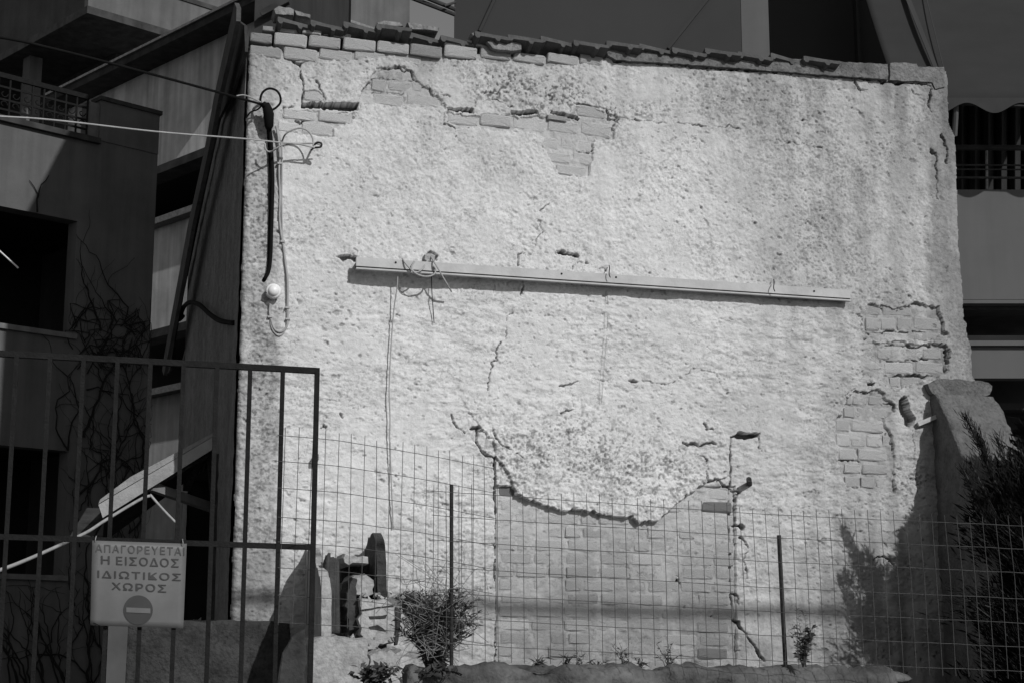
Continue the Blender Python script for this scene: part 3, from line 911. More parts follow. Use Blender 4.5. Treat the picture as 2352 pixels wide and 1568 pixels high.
# verge: thin board seen from below with a black gap under it
v1 = at_y(549, 10, 10.15)
pl_v = v1
def Vg(u, v): return on_plane(u, v, pl_v, nS)
outer = [(549, 8), (540, 50), (526, 110), (500, 230), (478, 350), (440, 520), (412, 670), (388, 800), (380, 850)]
inner = [(384, 862), (397, 800), (423, 670), (450, 520), (488, 350), (511, 230), (536, 125), (553, 50), (554, 20)]
MB().prism([Vg(u, v) for u, v in outer + inner], nS * 0.03).build('verge_board', mat('grey_verge_board', 0.07, var=0.4, scale=8, bump=0.4, bscale=40), house)
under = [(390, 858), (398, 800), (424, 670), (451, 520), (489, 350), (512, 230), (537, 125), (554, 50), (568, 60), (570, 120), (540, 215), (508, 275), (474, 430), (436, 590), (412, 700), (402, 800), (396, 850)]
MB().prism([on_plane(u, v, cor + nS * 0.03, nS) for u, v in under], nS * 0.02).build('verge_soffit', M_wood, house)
# bent pipe on the side wall
pp = [Sd(435, 729) + nS * .06, Sd(437, 718) + nS * .07, Sd(448, 703) + nS * .08, Sd(462, 696) + nS * .08, Sd(480, 702) + nS * .07, Sd(500, 722) + nS * .06, Sd(520, 738) + nS * .04, Sd(540, 742) + nS * .0]
pipe = MB().tube(spline(pp, 5), 0.018, 8).build('bent_pipe', M_rubber, house, smooth=True)
MB().tube([Sd(435, 733) + nS * .06, Sd(435, 726) + nS * .09], 0.035, 10).build('pipe_mouth', M_rubber, pipe)

# ---- buttress
sB = sz(W(2146, 1100))[0]
bp0 = wall_pt(sB, 0, 0)
def Bs(u, v): return on_plane(u, v, bp0, D)
prof = [(2149, 905), (2160, 930), (2174, 955), (2205, 1040), (2240, 1130), (2276, 1200), (2292, 1300), (2299, 1400), (2302, 1568)]
pts = [Bs(u, v) for u, v in prof]
pz = [(max(0.0, (p - bp0).dot(N)), p.z) for p in pts]
pz.append((pz[-1][0], 0.0))
# grid surface: side, front, end
zz_ = np.linspace(0, pz[0][1], 110)
pa = np.interp(zz_, [q[1] for q in pz][::-1], [q[0] for q in pz][::-1])
mb = MB()
th = 0.46
loop = []
for z, p in zip(zz_, pa):
    ring = []
    nside = 22
    for i in range(nside + 1): ring.append((0.0, p * i / nside))
    for i in range(1, 13): ring.append((th * i / 12, p))
    for i in range(1, nside + 1): ring.append((th, p * (1 - i / nside)))
    row = []
    for k, (ds, tt) in enumerate(ring):
        q = wall_pt(sB + ds, z, tt)
        n3 = 0.020 * noise3(Vector((ds + tt, z, 0)), 0.16, 7) + 0.016 * noise3(Vector((ds + tt, z, 0)), 0.045, 8)
        if k <= nside: q = q - D * n3
        if nside <= k <= nside + 12: q = q + N * n3
        if k >= nside + 12: q = q + D * n3
        mb.v.append(q); row.append(len(mb.v) - 1)
    loop.append(row)
for r0, r1 in zip(loop[:-1], loop[1:]):
    for k in range(len(r0) - 1):
        mb.f.append((r0[k], r0[k + 1], r1[k + 1], r1[k]))
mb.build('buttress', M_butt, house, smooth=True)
# plaster shoulder and broken lintel bar above the buttress
noisy_slab([(2130, 880), (2160, 868), (2262, 874), (2282, 884), (2276, 905), (2240, 915), (2160, 912), (2140, 905)], -0.05, 0.05, 0.006, 31).build('shoulder', M_butt, house)
MB().bar(W(2108, 974, 0.03), W(2166, 950, 0.07), 0.03, 0.045, Vector((0, 0, 1))).build('lintel_bar', mat('pale_bar', 0.45, var=0.3, scale=15), house)
MB().tube([W(1722, 1112, -0.02), W(1720, 1100, 0.10)], 0.019, 10).build('pipe_stub', M_plinth, house)
MB().box8(W(722, 1056, 0.0), W(732, 1056, 0.0), W(732, 1056, .07), W(722, 1056, .07), Vector((0, 0, 0.04))).build('pipe_stub', M_concrete, house)

# ================================================================== things on the wall
# long rail
r0, r1 = W(818, 604, 0.1) - N * 0.1, W(1952, 679, 0.04) - N * 0.1 - N * 0.0 + N * -0.0
rail = empty('timber_rail', wall_pt(*sz(r0)), 'long tilted grey timber rail nailed across the middle of the wall', 'rail')
ax = (r1 - r0).normalized()
r1 = W(1952, 679, 0.05) - N * 0.1
ax = (r1 - r0).normalized()
upv = N.cross(ax).normalized()
if upv.z < 0: upv = -upv
def railbox(h0, h1, t0, t1, name, m):
    a = r0 + upv * h0 + N * t0; b = r1 + upv * h0 + N * t0
    return MB().box8(a, b, b + N * (t1 - t0), a + N * (t1 - t0), upv * (h1 - h0)).build(name, m, rail)
railbox(-0.022, 0.038, 0.085, 0.108, 'board', M_rail)
railbox(-0.033, -0.0225, 0.087, 0.100, 'groove_strip', M_wood)
railbox(-0.044, -0.0335, 0.085, 0.118, 'lip', M_rail)

for u, v in ((909, 603), (1290, 629), (1415, 637), (1870, 669)):
    t_ = 0.108 - 0.05 * (u - 818) / 1134
    MB().tube([W(u, v, t_ - .004), W(u, v, t_ + .005)], 0.007, 8).build('nail', M_rubber, rail)
for u, v in ((830, 606), (1100, 624), (1395, 641), (1690, 660), (1930, 677)):
    t_ = 0.10 - 0.05 * (u - 818) / 1134
    q = W(u, v, t_)
    MB().box8(q - N * .13 - D * .03, q - N * .13 + D * .03, q - N * .0155 + D * .03, q - N * .0155 - D * .03, Vector((0, 0, .022))).build('bracket', M_mortar, rail)
for u, v in ((1399, 624), (1777, 656)):
    MB().tube(spline([W(u, v - 14, 0.02), W(u + 1, v - 6, 0.11), W(u, v + 6, 0.118), W(u + 3, v + 14, 0.118)], 4), 0.0035, 5).build('tie_wire', M_rubber, rail)
# white flex looped over the rail
cab = [(924, 594, .10), (932, 606, .125), (945, 620, .14), (958, 630, .15), (975, 635, .15), (992, 633, .14), (1000, 622, .13), (985, 598, .05), (970, 618, .13), (955, 626, .14), (945, 615, .13), (952, 600, .12)]
c_ = MB().tube(spline([W(u, v, t) for u, v, t in cab], 5), 0.0055, 7).build('cable_loop', M_pale, smooth=True)
tag(c_, 'short pale flex looped over the tilted rail', 'cable')
c_ = MB().tube(spline([W(990, 590, .02), W(996, 600, .12), W(1008, 620, .15), (W(1022, 645, .14)), W(1037, 670, .08)], 5), 0.0055, 7).build('cable_end', M_pale, smooth=True)
tag(c_, 'stiff pale cable end pointing down from the hole above the rail', 'cable')
c_ = noisy_slab([(975, 584), (988, 580), (1000, 586), (1000, 598), (985, 604), (974, 596)], -0.05, 0.03, 0.003, 61).build('plaster_lump', M_limed)
tag(c_, 'pale plaster lump in the hole where the flex comes out', 'plaster')
cord = [(914, 620, .075), (912, 660, .06), (905, 710, .03), (899, 784, .028), (895, 860, .03), (894, 909, .03), (896, 960, .03), (895, 1009, .03), (897, 1060, .032), (899, 1110, .032), (901, 1160, .03), (903, 1212, .02)]
c_ = MB().tube(spline([W(u, v, t) for u, v, t in cord], 5), 0.0042, 6).build('cord', M_pale, smooth=True)
tag(c_, 'long pale cord hanging down the wall from the rail', 'cord')
cord = [(991, 636, .03), (992, 670, .025), (994, 700, .02), (997, 742, .012)]
c_ = MB().tube(spline([W(u, v, t) for u, v, t in cord], 5), 0.0030, 6).build('cord', M_post, smooth=True)
tag(c_, 'short dark cord end hanging under the looped flex', 'cord')
for off in (0, 7):
    cord = [(1391 + off * .2, 668, .03), (1390 + off, 700, .02), (1386 + off, 780, .014), (1380 + off, 850, .014), (1376 + off, 910, .014), (1378, 945, .01)]
    c_ = MB().tube(spline([W(u, v, t * .45) for u, v, t in cord], 4), 0.0008, 5).build('thin_wire', M_wire)
    tag(c_, 'hair-thin wire hanging from the middle of the rail', 'wire', 'pair of thin wires under the rail')

# round white junction box
jb = W(626, 674)
jbo = empty('junction_box', wall_pt(*sz(jb)), 'round white domed junction box beside the left corner', 'junction box')
mb = MB()
prof_j = [(0.050, 0.0), (0.052, 0.018), (0.047, 0.030), (0.041, 0.034), (0.038, 0.034), (0.036, 0.043), (0.026, 0.054), (0.014, 0.059), (0.0, 0.060)]
K = 28
for r_, t_ in prof_j:
    for j in range(K):
        an = 2 * math.pi * j / K
        mb.v.append(jb + N * (t_ + 0.05) + D * r_ * math.cos(an) + Vector((0, 0, r_ * math.sin(an))))
for i in range(len(prof_j) - 1):
    for j in range(K):
        mb.f.append((i * K + j, i * K + (j + 1) % K, (i + 1) * K + (j + 1) % K, (i + 1) * K + j))
mb.build('dome', M_lamp, jbo, smooth=True)
for u, v in ((611, 672), (642, 671)):
    MB().tube([W(u, v, 0.06), W(u, v, 0.082)], 0.004, 6).build('screw', M_rubber, jbo)
MB().tube([jb - N * 0.03, jb + N * 0.052], 0.046, 20).build('back_plate', M_lamp, jbo)

# cables on the wall by the left corner
def wcable(name, pts, r, m, label, cat='cable', n=6):
    o = MB().tube(spline([W(*q) for q in pts], n), r, 8).build(name, m, smooth=True)
    return tag(o, label, cat)
wcable('black_conduit', [(618, 285, .05), (622, 320, .04), (624, 360, .035), (626, 410, .03), (625, 470, .03), (623, 530, .03), (621, 590, .03), (617, 622, .03), (610, 637, .03), (605, 646, .0)], 0.0135, M_rubber, 'thick black conduit running down beside the left corner', 'conduit')
wcable('thin_black_cable', [(613, 290, .03), (617, 340, .02), (619, 420, .018), (618, 520, .018), (616, 600, .018), (613, 640, .0)], 0.006, M_rubber, 'thinner black cable strapped behind the thick conduit')
wcable('grey_cable', [(634, 290, .03), (640, 320, .025), (643, 360, .02), (641, 392, .02), (643, 450, .02), (642, 500, .02), (646, 540, .02), (650, 560, .02), (655, 600, .025), (660, 640, .03), (661, 690, .025), (661, 720, .02), (660, 745, .02), (652, 758, .02), (642, 762, .02), (630, 755, .02), (623, 735, .02), (619, 715, .02), (621, 698, .03)], 0.0075, M_pale, 'pale cable running down to a loop under the junction box')
wcable('grey_cable', [(637, 300, .02), (646, 330, .02), (648, 380, .016), (647, 450, .016), (649, 540, .016), (653, 580, .018), (657, 640, .018), (658, 700, .016), (659, 735, .016), (656, 755, .016), (648, 768, .016), (636, 769, .016), (624, 752, .016), (620, 722, .016), (624, 700, .02)], 0.0055, M_pale, 'second pale cable behind, hanging in a wider loop')
for u, v in ((660, 707), (620, 728), (661, 733), (649, 555), (642, 376)):
    o = MB().bar(W(u - 5, v, .02), W(u + 5, v, .02), 0.012, 0.028, Vector((0, 0, 1))).build('cable_clip', M_pale)
    tag(o, {(660, 707): 'clip on the pale cables beside the junction box', (620, 728): 'clip on the short left leg of the pale cable loop', (661, 733): 'clip at the foot of the pale cables just above the loop bend', (649, 555): 'clip halfway down the pale cables beside the conduit', (642, 376): 'topmost clip on the pale cables under the hook'}[(u, v)], 'clip', 'cable clips by the left corner')

# cable clamp, overhead lines
cl0 = W(616, 262)
clamp = empty('cable_clamp', wall_pt(*sz(cl0)), 'black anchor clamp where the overhead cable meets the wall', 'clamp')
MB().tube([W(612, 238, .10), W(614, 250, .10), W(617, 262, .09), W(618, 290, .07), W(617, 300, .06)], [0.020, 0.032, 0.036, 0.030, 0.016], 10).build('body', M_rubber, clamp, smooth=True)
MB().tube([W(604, 236, .11), W(610, 246, .10)], [0.016, 0.026], 8).build('nose', M_rubber, clamp, smooth=True)
MB().bar(W(614, 266, .0), W(614, 266, .09), 0.03, 0.03, Vector((0, 0, 1))).build('hook', M_iron, clamp)
lp = [(600, 243, .10), (598, 228, .11), (604, 212, .12), (618, 204, .12), (634, 208, .12), (643, 220, .11), (644, 236, .10), (634, 248, .09), (622, 256, .08), (616, 270, .07)]
wcable('black_cable_loop', lp, 0.008, M_rubber, 'black cable looped above the anchor clamp')
o = MB().tube(spline([at_y(-2600, -260, 5.0), at_y(-900, -60, 7.2), at_y(-60, 76, 8.6), at_y(120, 112, 8.9), at_y(360, 174, 9.5), W(600, 240, .12)], 8), 0.0085, 8).build('overhead_cable', M_rubber, smooth=True)
tag(o, 'thick black overhead cable reaching the clamp on the wall', 'cable')
o = MB().tube(spline([at_y(-2600, 160, 5.0), at_y(-900, 210, 7.2), at_y(-60, 264, 8.6), at_y(120, 276, 8.9), at_y(360, 303, 9.5), at_y(560, 319, 10.1), W(660, 329, .15), W(720, 330, .12), W(737, 334, .10)], 8), 0.0052, 8).build('overhead_cable', M_pale, smooth=True)
tag(o, 'pale overhead cable tied to the hook on the wall', 'cable')
o = MB().tube(spline([W(608, 330, .12), W(612, 346, .12), W(625, 348, .12), W(648, 334, .13), W(680, 331, .13), W(715, 338, .12), W(722, 340, .11)], 6), 0.006, 7).build('cable_tail', M_pale, smooth=True)
tag(o, 'loose tail of the pale overhead cable curling back', 'cable')
o = MB().tube(spline([W(648, 325, .02), W(655, 310, .08), W(670, 300, .11), W(690, 295, .12), (W(708, 302, .12)), W(718, 318, .12), W(720, 336, .12)], 6), 0.006, 7).build('cable_tail', M_pale, smooth=True)
tag(o, 'pale cable arching from the wall to the hook', 'cable')
o = MB().tube(spline([W(715, 345, .0), W(722, 340, .10), W(736, 338, .13), W(738, 330, .14), W(728, 328, .13), W(722, 334, .12)], 5), 0.007, 7).build('wall_hook', M_post, smooth=True)
tag(o, 'rusty hook holding the pale overhead cable', 'hook')
o = MB().tube(spline([W(600, 236, .12), W(580, 226, .12), W(560, 219, .1), W(543, 221, .1)], 5), 0.005, 6).build('cable_tail', M_pale, smooth=True)
tag(o, 'pale tail wrapped along the black overhead cable', 'cable')
o = MB().tube(spline([W(604, 240, .1), W(592, 252, .06), W(576, 258, .04), W(566, 270, .0)], 5), 0.006, 6).build('stay_wire', M_post, smooth=True)
tag(o, 'dark stay wire from the clamp to the corner', 'wire')
# a bundle of street cables crossing high above the street; its soft shadow falls along the foot of the wall
sp0, sp1 = W(560, 1372, 0), W(2240, 1410, 0)
far_k = 10.0
o = MB().tube(spline([p + sun_v * far_k for p in (sp0 - D * 14, sp0 - D * 4, sp0, sp1, sp1 + D * 14)], 6), 0.034, 8).build('street_cable', M_rubber, smooth=True)
tag(o, 'thick bundle of street cables crossing above the fence', 'cable')

# ================================================================== canopy over the side door
cp0 = at_y(490, 1000, 11.35)
can = empty('door_canopy', Vector((cp0.x, cp0.y, 0)), 'broken sloping canopy over the side doorway', 'canopy')
def C_(u, v, t=0.0): return on_plane(u, v, cp0 + N * t, N)
MB().prism([C_(490, 1002), C_(490, 1030), C_(236, 1188), C_(226, 1158)], -N * 0.05).build('fascia', mat('pale_fascia', 0.30, var=0.25, scale=6, bump=0.3), can)
MB().prism([C_(492, 992), C_(490, 1001), C_(226, 1156), C_(230, 1146), C_(300, 1094)], -N * 1.2).build('roof_sheet', mat('canopy_sheet', 0.26, var=0.3, scale=9, bump=0.4), can)
MB().bar(C_(345, 1116, -.05), C_(490, 1166, -.6), 0.06, 0.06, Vector((0, 0, 1))).build('strut', mat('pale_strut', 0.22, var=0.3), can)
MB().bar(C_(470, 1020, -.2), C_(428, 1120, -.9), 0.05, 0.05, D).build('brace', M_plinth, can)
MB().bar(C_(480, 1030, -.3), C_(494, 1180, -.3), 0.05, 0.06, D).build('brace', M_plinth, can)
MB().bar(C_(225, 1170, -1.0), C_(188, 1235, -0.2), 0.03, 0.16, Vector((0, 0, 1))).build('hanging_board', M_wood, can)
MB().prism([C_(240, 1185, -.1), C_(480, 1040, -.1), C_(480, 1062, -1.1), C_(235, 1240, -1.1)], Vector((0, 0, -0.02))).build('soffit', M_wood, can)
o = MB().tube(spline([at_y(-700, 1545, 5.75), at_y(-300, 1412, 7.4), at_y(-40, 1322, 8.6), at_y(60, 1285, 9.2), at_y(190, 1226, 10.2), at_y(240, 1195, 10.6), at_y(320, 1147, 11.1), C_(344, 1138, .05)], 6), 0.011, 7).build('white_rope', M_pale, smooth=True)
tag(o, 'white rope tied from the canopy strut down behind the gate', 'rope')
o = MB().tube(spline([C_(345, 1135, .04), C_(362, 1155, .06), C_(385, 1180, .05), C_(405, 1200, .05)], 5), 0.009, 7).build('rope_end', M_pale, smooth=True)
tag(o, 'loose rope end hanging from the canopy strut', 'rope')

# low concrete wall and post in front of the side door
pw = W(286, 1440, 0.05)
a = Vector((pw.x, pw.y, 0))
e = D * ((W(668, 1440, .05) - pw).dot(D))
o = grid_box(a, e, Vector((-N.x, -N.y, 0)) * 0.35, Vector((0, 0, W(420, 1424, .05).z)), 0.04, 0.012, 5).build('concrete_plinth', M_plinth, smooth=True)
tag(o, 'cracked sooty concrete plinth wall behind the gate', 'wall')
pq = W(246, 1500, .3)
o = MB().prism([Vector((pq.x, pq.y, 0)), Vector((pq.x + .10, pq.y + .02, 0)), Vector((pq.x + .115, pq.y + .02, 1.80)), Vector((pq.x, pq.y, 1.80))], -N * 0.1).build('concrete_post', mat('smooth_post', 0.075, var=0.2, scale=4))
tag(o, 'smooth pale concrete post standing behind the sign', 'post')

# ================================================================== chimney ruin at the foot of the wall
ch = empty('broken_chimney', wall_pt(sz(W(800, 1400))[0], 0, .3), 'broken chimney stack of jagged slabs and rubble against the wall', 'chimney')
def perp(u0, prof_, th, name, m, seed):
    s0 = sz(W(u0, 1350))[0]
    pts_ = [wall_pt(s0, z, t) for t, z in prof_]
    return rough_prism(pts_, D * th, 0.012, 0.05, seed).build(name, m, ch)
perp(700, [(-.02, 0.8), (0.98, 0.8), (1.0, 1.75), (0.96, 1.95), (0.86, 2.04), (0.62, 2.13), (0.44, 2.18), (0.30, 2.26), (0.12, 2.24), (-.02, 2.27)], 0.06, 'left_slab', M_limed, 41)
perp(836, [(-.02, 0.8), (0.62, 0.8), (0.62, 1.95), (0.58, 2.10), (0.50, 2.27), (0.40, 2.34), (0.16, 2.32), (-.02, 2.26)], 0.06, 'right_slab', M_plinth, 42)
def chb(pix, t0, t1, name, m, seed, amp=0.008): return noisy_slab(pix, t0, t1, amp, seed).build(name, m, ch)
mb = MB()
cs = sz(W(770, 1400, .75))[0]
zt = [W(772, 1452, .75).z, W(772, 1280, .75).z]
nn = 16
for j in range(nn + 1):
    for i in range(11):
        an = math.pi * (0.30 + 0.95 * i / 10)
        jag = 0.10 * noise3(Vector((i * .3, j * .1, 0)), 0.2, 9) if j == nn else 0
        z = zt[0] + (zt[1] - zt[0]) * (j / nn) + jag
        rr_ = 0.095 - 0.030 * j / nn
        mb.v.append(wall_pt(cs - 0.005 + rr_ * math.cos(an), z, 0.70 - 1.2 * rr_ * math.sin(an)))
for j in range(nn):
    for i in range(10):
        k0 = j * 11 + i
        mb.f.append((k0, k0 + 1, k0 + 12, k0 + 11))
fl = mb.build('flue_liner', mat('sooty_flue', 0.055, var=0.5, scale=10, bump=0.4, streak=0.7), ch, smooth=True)
md = fl.modifiers.new('thickness', 'SOLIDIFY'); md.thickness = 0.02
chb([(778, 1292), (866, 1290), (864, 1335), (780, 1338)], -0.02, 0.22, 'cavity_shade', M_wood, 55)  # dark slab put in for the black shade under the shelf
chb([(786, 1278), (792, 1272), (848, 1276), (846, 1294), (800, 1297), (788, 1292)], 0.25, 0.62, 'shelf_slab', M_limed, 44)
chb([(802, 1324), (830, 1314), (856, 1320), (866, 1365), (842, 1376), (806, 1370)], 0.0, 0.56, 'rubble_core', M_limed, 45, 0.014)
chb([(790, 1380), (808, 1325), (818, 1330), (826, 1400), (830, 1446), (800, 1450)], 0.3, 0.66, 'sooty_brick_pile', M_wood, 53, 0.012)
chb([(826, 1374), (880, 1372), (906, 1380), (916, 1400), (918, 1470), (860, 1490), (828, 1490), (822, 1420)], -0.02, 0.72, 'masonry_block', M_limed, 46, 0.014)
chb([(828, 1399), (905, 1388), (905, 1391), (830, 1402)], 0.70, 0.728, 'mortar_joint', M_plinth, 47, 0.003)
chb([(848, 1414), (890, 1411), (886, 1418), (850, 1420)], 0.70, 0.728, 'gap_shade', M_wood, 48, 0.003)  # dark strips laid on the block, standing in for shade inside gaps
chb([(848, 1438), (868, 1434), (880, 1440), (888, 1448), (850, 1444)], 0.70, 0.728, 'gap_shade', M_wood, 49, 0.003)
chb([(910, 1392), (922, 1396), (920, 1430), (914, 1480), (908, 1480), (911, 1430)], 0.68, 0.74, 'gap_shade', M_wood, 52, 0.003)
chb([(712, 1468), (730, 1456), (800, 1458), (846, 1462), (850, 1500), (846, 1700), (706, 1700)], -0.02, 1.04, 'hearth_base', M_limed, 8, 0.012)
chb([(846, 1500), (862, 1488), (925, 1492), (928, 1700), (846, 1700)], -0.02, 0.92, 'hearth_foot', M_limed, 54, 0.014)
chb([(936, 1362), (948, 1358), (958, 1376), (962, 1400), (948, 1412), (938, 1395)], 0.45, 0.7, 'brick_stub', M_plinth, 50)
mb = MB()
rr = random.Random(3)
for k in range(70):
    u_ = rr.uniform(800, 930); v_ = rr.choice([rr.uniform(1362, 1376), rr.uniform(1455, 1472), rr.uniform(1480, 1500)])
    q = W(u_, v_, rr.uniform(.35, .8)); r_ = rr.uniform(.008, .028)
    pts_ = [q + Vector((rr.uniform(-1, 1), rr.uniform(-1, 1), rr.uniform(-1, 1))).normalized() * r_ for _ in range(6)]
    mb.add(pts_, [(0, 1, 2), (0, 2, 3), (0, 3, 4), (0, 4, 1), (5, 2, 1), (5, 3, 2), (5, 4, 3), (5, 1, 4)])
rb_ = mb.build('rubble', M_limed, ch)
tag(rb_, kind='stuff')
# splintered plank leaning on the hearth
plk = [W(636, 1568, 1.1), W(650, 1500, 1.1), W(668, 1462, 1.1), W(684, 1452, 1.1), W(699, 1440, 1.1), W(701, 1500, 1.1), W(699, 1568, 1.1), W(698, 1800, 1.1), W(630, 1800, 1.1)]
cpl = plk[0]
plk = [on_plane(*project(p), cpl, N) for p in plk]
o = rough_prism(plk[::-1], N * 0.04, 0.008, 0.05, 77).build('splintered_plank', M_wood)
tag(o, 'dark splintered plank standing beside the broken chimney', 'plank')

# ================================================================== low street wall under the fence
lw = at_y(960, 1560, 6.35)
lr = at_y(2062, 1560, 6.85)
lt0 = at_y(960, 1530, 6.35).z; lt1 = at_y(2062, 1537, 6.85).z
mb = grid_box(Vector((lw.x - .03, lw.y - .04, 0)), Vector((lr.x - lw.x + .03, lr.y - lw.y + .04, 0)), Vector((-.03, .28, 0)), Vector((0, 0, (lt0 + lt1) / 2)), 0.022, 0.024, 9, 0.11)
# sloping top
for i, p in enumerate(mb.v):
    w = (p.x - lw.x) / (lr.x - lw.x)
    mb.v[i] = p + Vector((0, 0, (p.z / ((lt0 + lt1) / 2)) * (lt0 + (lt1 - lt0) * w - (lt0 + lt1) / 2)))
lwall = mb.build('low_wall', M_ledge, smooth=True)
tag(lwall, 'low cement capped street wall carrying the wire fence', 'wall')
q = at_y(2066, 1566, 6.88)
o = grid_box(Vector((q.x, q.y, 0)), Vector((1.2, .14, 0)), Vector((-.03, .3, 0)), Vector((0, 0, q.z - .03)), 0.05, 0.03, 10, 0.2).build('broken_wall_end', M_plinth, smooth=True)
tag(o, 'crumbled lower end of the street wall under the right fence panel', 'wall')
stones = [(2040, 1558, 120, 30), (1120, 1545, 90, 24), (1010, 1560, 60, 20), (1700, 1540, 60, 14)]
for k, (u, v, w_, h_) in enumerate(stones):
    p = at_y(u, v, 6.42 + (u - 960) / 1100 * .5)
    sc = p.y / F
    rr = random.Random(k)
    mb = MB()
    for j in range(7):
        ph = math.pi * j / 6
        for i in range(12):
            an = 2 * math.pi * i / 12
            r_ = 1 + rr.uniform(-.10, .10)
            mb.v.append(p + Vector((math.cos(an) * math.sin(ph) * w_ * .5 * sc * r_, math.sin(an) * math.sin(ph) * .09 * r_ + .06, max(-.4, math.cos(ph)) * h_ * .6 * sc * r_)))
    for j in range(6):
        for i in range(12):
            mb.f.append((j * 12 + i, (j + 1) * 12 + i, (j + 1) * 12 + (i + 1) % 12, j * 12 + (i + 1) % 12))
    o = mb.build('rubble_stone', M_ledge, smooth=True)
    tag(o, ['long rounded stone at the broken right end of the street wall', 'flat stone on the street wall beside the bushy weed', 'small stone on the wall under the bushy weed', 'flat stone under the crack at the doorway corner'][k], 'stone')

# ================================================================== gate, sign
GY = R(15.0)
gd = Vector((math.cos(GY), math.sin(GY), 0)); gn = Vector((math.sin(GY), -math.cos(GY), 0))
gp = at_y(720, 1200, 6.1)
def G(u, v, t=0.0): return on_plane(u, v, gp + gn * t, gn)
gate = empty('iron_gate', Vector((gp.x, gp.y, 0)), 'black iron bar gate with the no entry sign hanging on it', 'gate')
gt0, gt1 = G(-402, 790), G(726, 851)
MB().bar(gt0, gt1, 0.022, 0.022, Vector((0, 0, 1))).build('top_rail', M_iron, gate)
MB().bar(G(-402, 1218), G(716, 1256), 0.020, 0.020, Vector((0, 0, 1))).build('middle_rail', M_iron, gate)
bl, br = G(-402, 1480), G(706, 1480)
MB().bar(Vector((bl.x, bl.y, .15)), Vector((br.x, br.y, .15)), 0.022, 0.022, Vector((0, 0, 1))).build('bottom_rail', M_iron, gate)
for u in (-354, -275, -197, -118, -40, 38, 115, 192, 270, 346, 422, 499, 575, 650):
    q = G(u, 830)
    f_ = (q - gt0).dot(gd) / (gt1 - gt0).dot(gd)
    p = gt0.lerp(gt1, f_) + gn * 0.003
    MB().bar(Vector((p.x, p.y, .15)), p - Vector((0, 0, .011)), 0.0155, 0.0155, gd).build('bar', M_iron, gate)
for p in (gt1 + gd * 0.004, gt0 - gd * 0.004):
    MB().bar(Vector((p.x, p.y, .0)), p + Vector((0, 0, 0.011)), 0.018, 0.018, gd).build('post', M_iron, gate)

sg = G(318, 1435, 0.03)
sign = empty('no_entry_sign', Vector((sg.x, sg.y, sg.z)), 'pale notice with Greek lettering and a no entry disc tied to the gate', 'sign')
def Gs(u, v, t): return G(u, v, t)
# sheet, very slightly bowed
mb = MB()
TL, TR, BR, BL = (212, 1240), (429, 1247.5), (421, 1442), (207, 1435)
def quadpx(q, x, y):
    a = (q[0][0] + (q[1][0] - q[0][0]) * x, q[0][1] + (q[1][1] - q[0][1]) * x)
    b = (q[3][0] + (q[2][0] - q[3][0]) * x, q[3][1] + (q[2][1] - q[3][1]) * x)
    return a[0] + (b[0] - a[0]) * y, a[1] + (b[1] - a[1]) * y
bow = lambda u, v: 0.026 + 0.010 * math.sin((u - 207) / 222 * 5.0) * 0.5 + 0.004 * math.sin((v - 1240) / 60)
nx = 14
for sgn in (0, 0.003):
    for j in range(nx + 1):
        for i in range(nx + 1):
            u, v = quadpx((TL, TR, BR, BL), i / nx, j / nx)
            mb.v.append(Gs(u, v, bow(u, v) - sgn))
M1 = (nx + 1) ** 2
for j in range(nx):
    for i in range(nx):
        k = j * (nx + 1) + i
        mb.f.append((k, k + nx + 1, k + nx + 2, k + 1))
        mb.f.append((M1 + k, M1 + k + 1, M1 + k + nx + 2, M1 + k + nx + 1))
rim = [i for i in range(nx + 1)] + [(j + 1) * (nx + 1) + nx for j in range(nx)] + [nx * (nx + 1) + i for i in range(nx - 1, -1, -1)] + [j * (nx + 1) for j in range(nx - 1, 0, -1)]
for a_, b_ in zip(rim, rim[1:] + rim[:1]):
    mb.f.append((a_, b_, M1 + b_, M1 + a_))
mb.build('sheet', M_sign, sign, smooth=True)
def lettering(text, quad, m, weight):
    cu_ = bpy.data.curves.new('lettering', 'FONT')
    cu_.body = text
    cu_.size = 1.0
    cu_.space_character = 1.18
    cu_.resolution_u = 4
    ob = bpy.data.objects.new('lettering', cu_)
    COL.objects.link(ob)
    bpy.context.view_layer.update()
    dg = bpy.context.evaluated_depsgraph_get()
    m0 = bpy.data.meshes.new_from_object(ob.evaluated_get(dg))
    bpy.data.objects.remove(ob)
    cs_ = np.array([v.co[:] for v in m0.vertices])
    mn, mx = cs_.min(0), cs_.max(0)
    o0 = root_of(sign)
    vv_, fs_ = [], []
    for kk, (ox, oy) in enumerate(((0, 0), (-weight * 60, 0), (weight * 60, 0), (0, weight * 40))):
        k0 = len(vv_)
        for c_ in cs_:
            x = (c_[0] - mn[0]) / (mx[0] - mn[0]); y = 1 - (c_[1] - mn[1]) / (mx[1] - mn[1])
            u, v = quadpx(quad, x, y)
            vv_.append(tuple(Gs(u + ox, v + oy, bow(u, v) + 0.0022 + .0003 * kk) - o0))
        fs_ += [tuple(i + k0 for i in p.vertices) for p in m0.polygons]
    m1 = bpy.data.meshes.new('lettering')
    m1.from_pydata(vv_, [], fs_)
    m1.materials.append(m); m1.update()
    ob = bpy.data.objects.new('lettering', m1)
    COL.objects.link(ob); ob.parent = sign
q5 = lambda pts: [(x / 4, 1176 + y / 4) for x, y in pts]
lettering('ΑΠΑΓΟΡΕΥΕΤΑΙ', q5([(878, 290), (1696, 320), (1694, 394), (878, 360)]), M_inkf, 0.006)
lettering('Η', q5([(930, 396), (1006, 399), (1006, 473), (930, 470)]), M_ink, 0.010)
lettering('ΕΙΣΟΔΟΣ', q5([(1070, 402), (1640, 425), (1640, 503), (1070, 478)]), M_ink, 0.010)
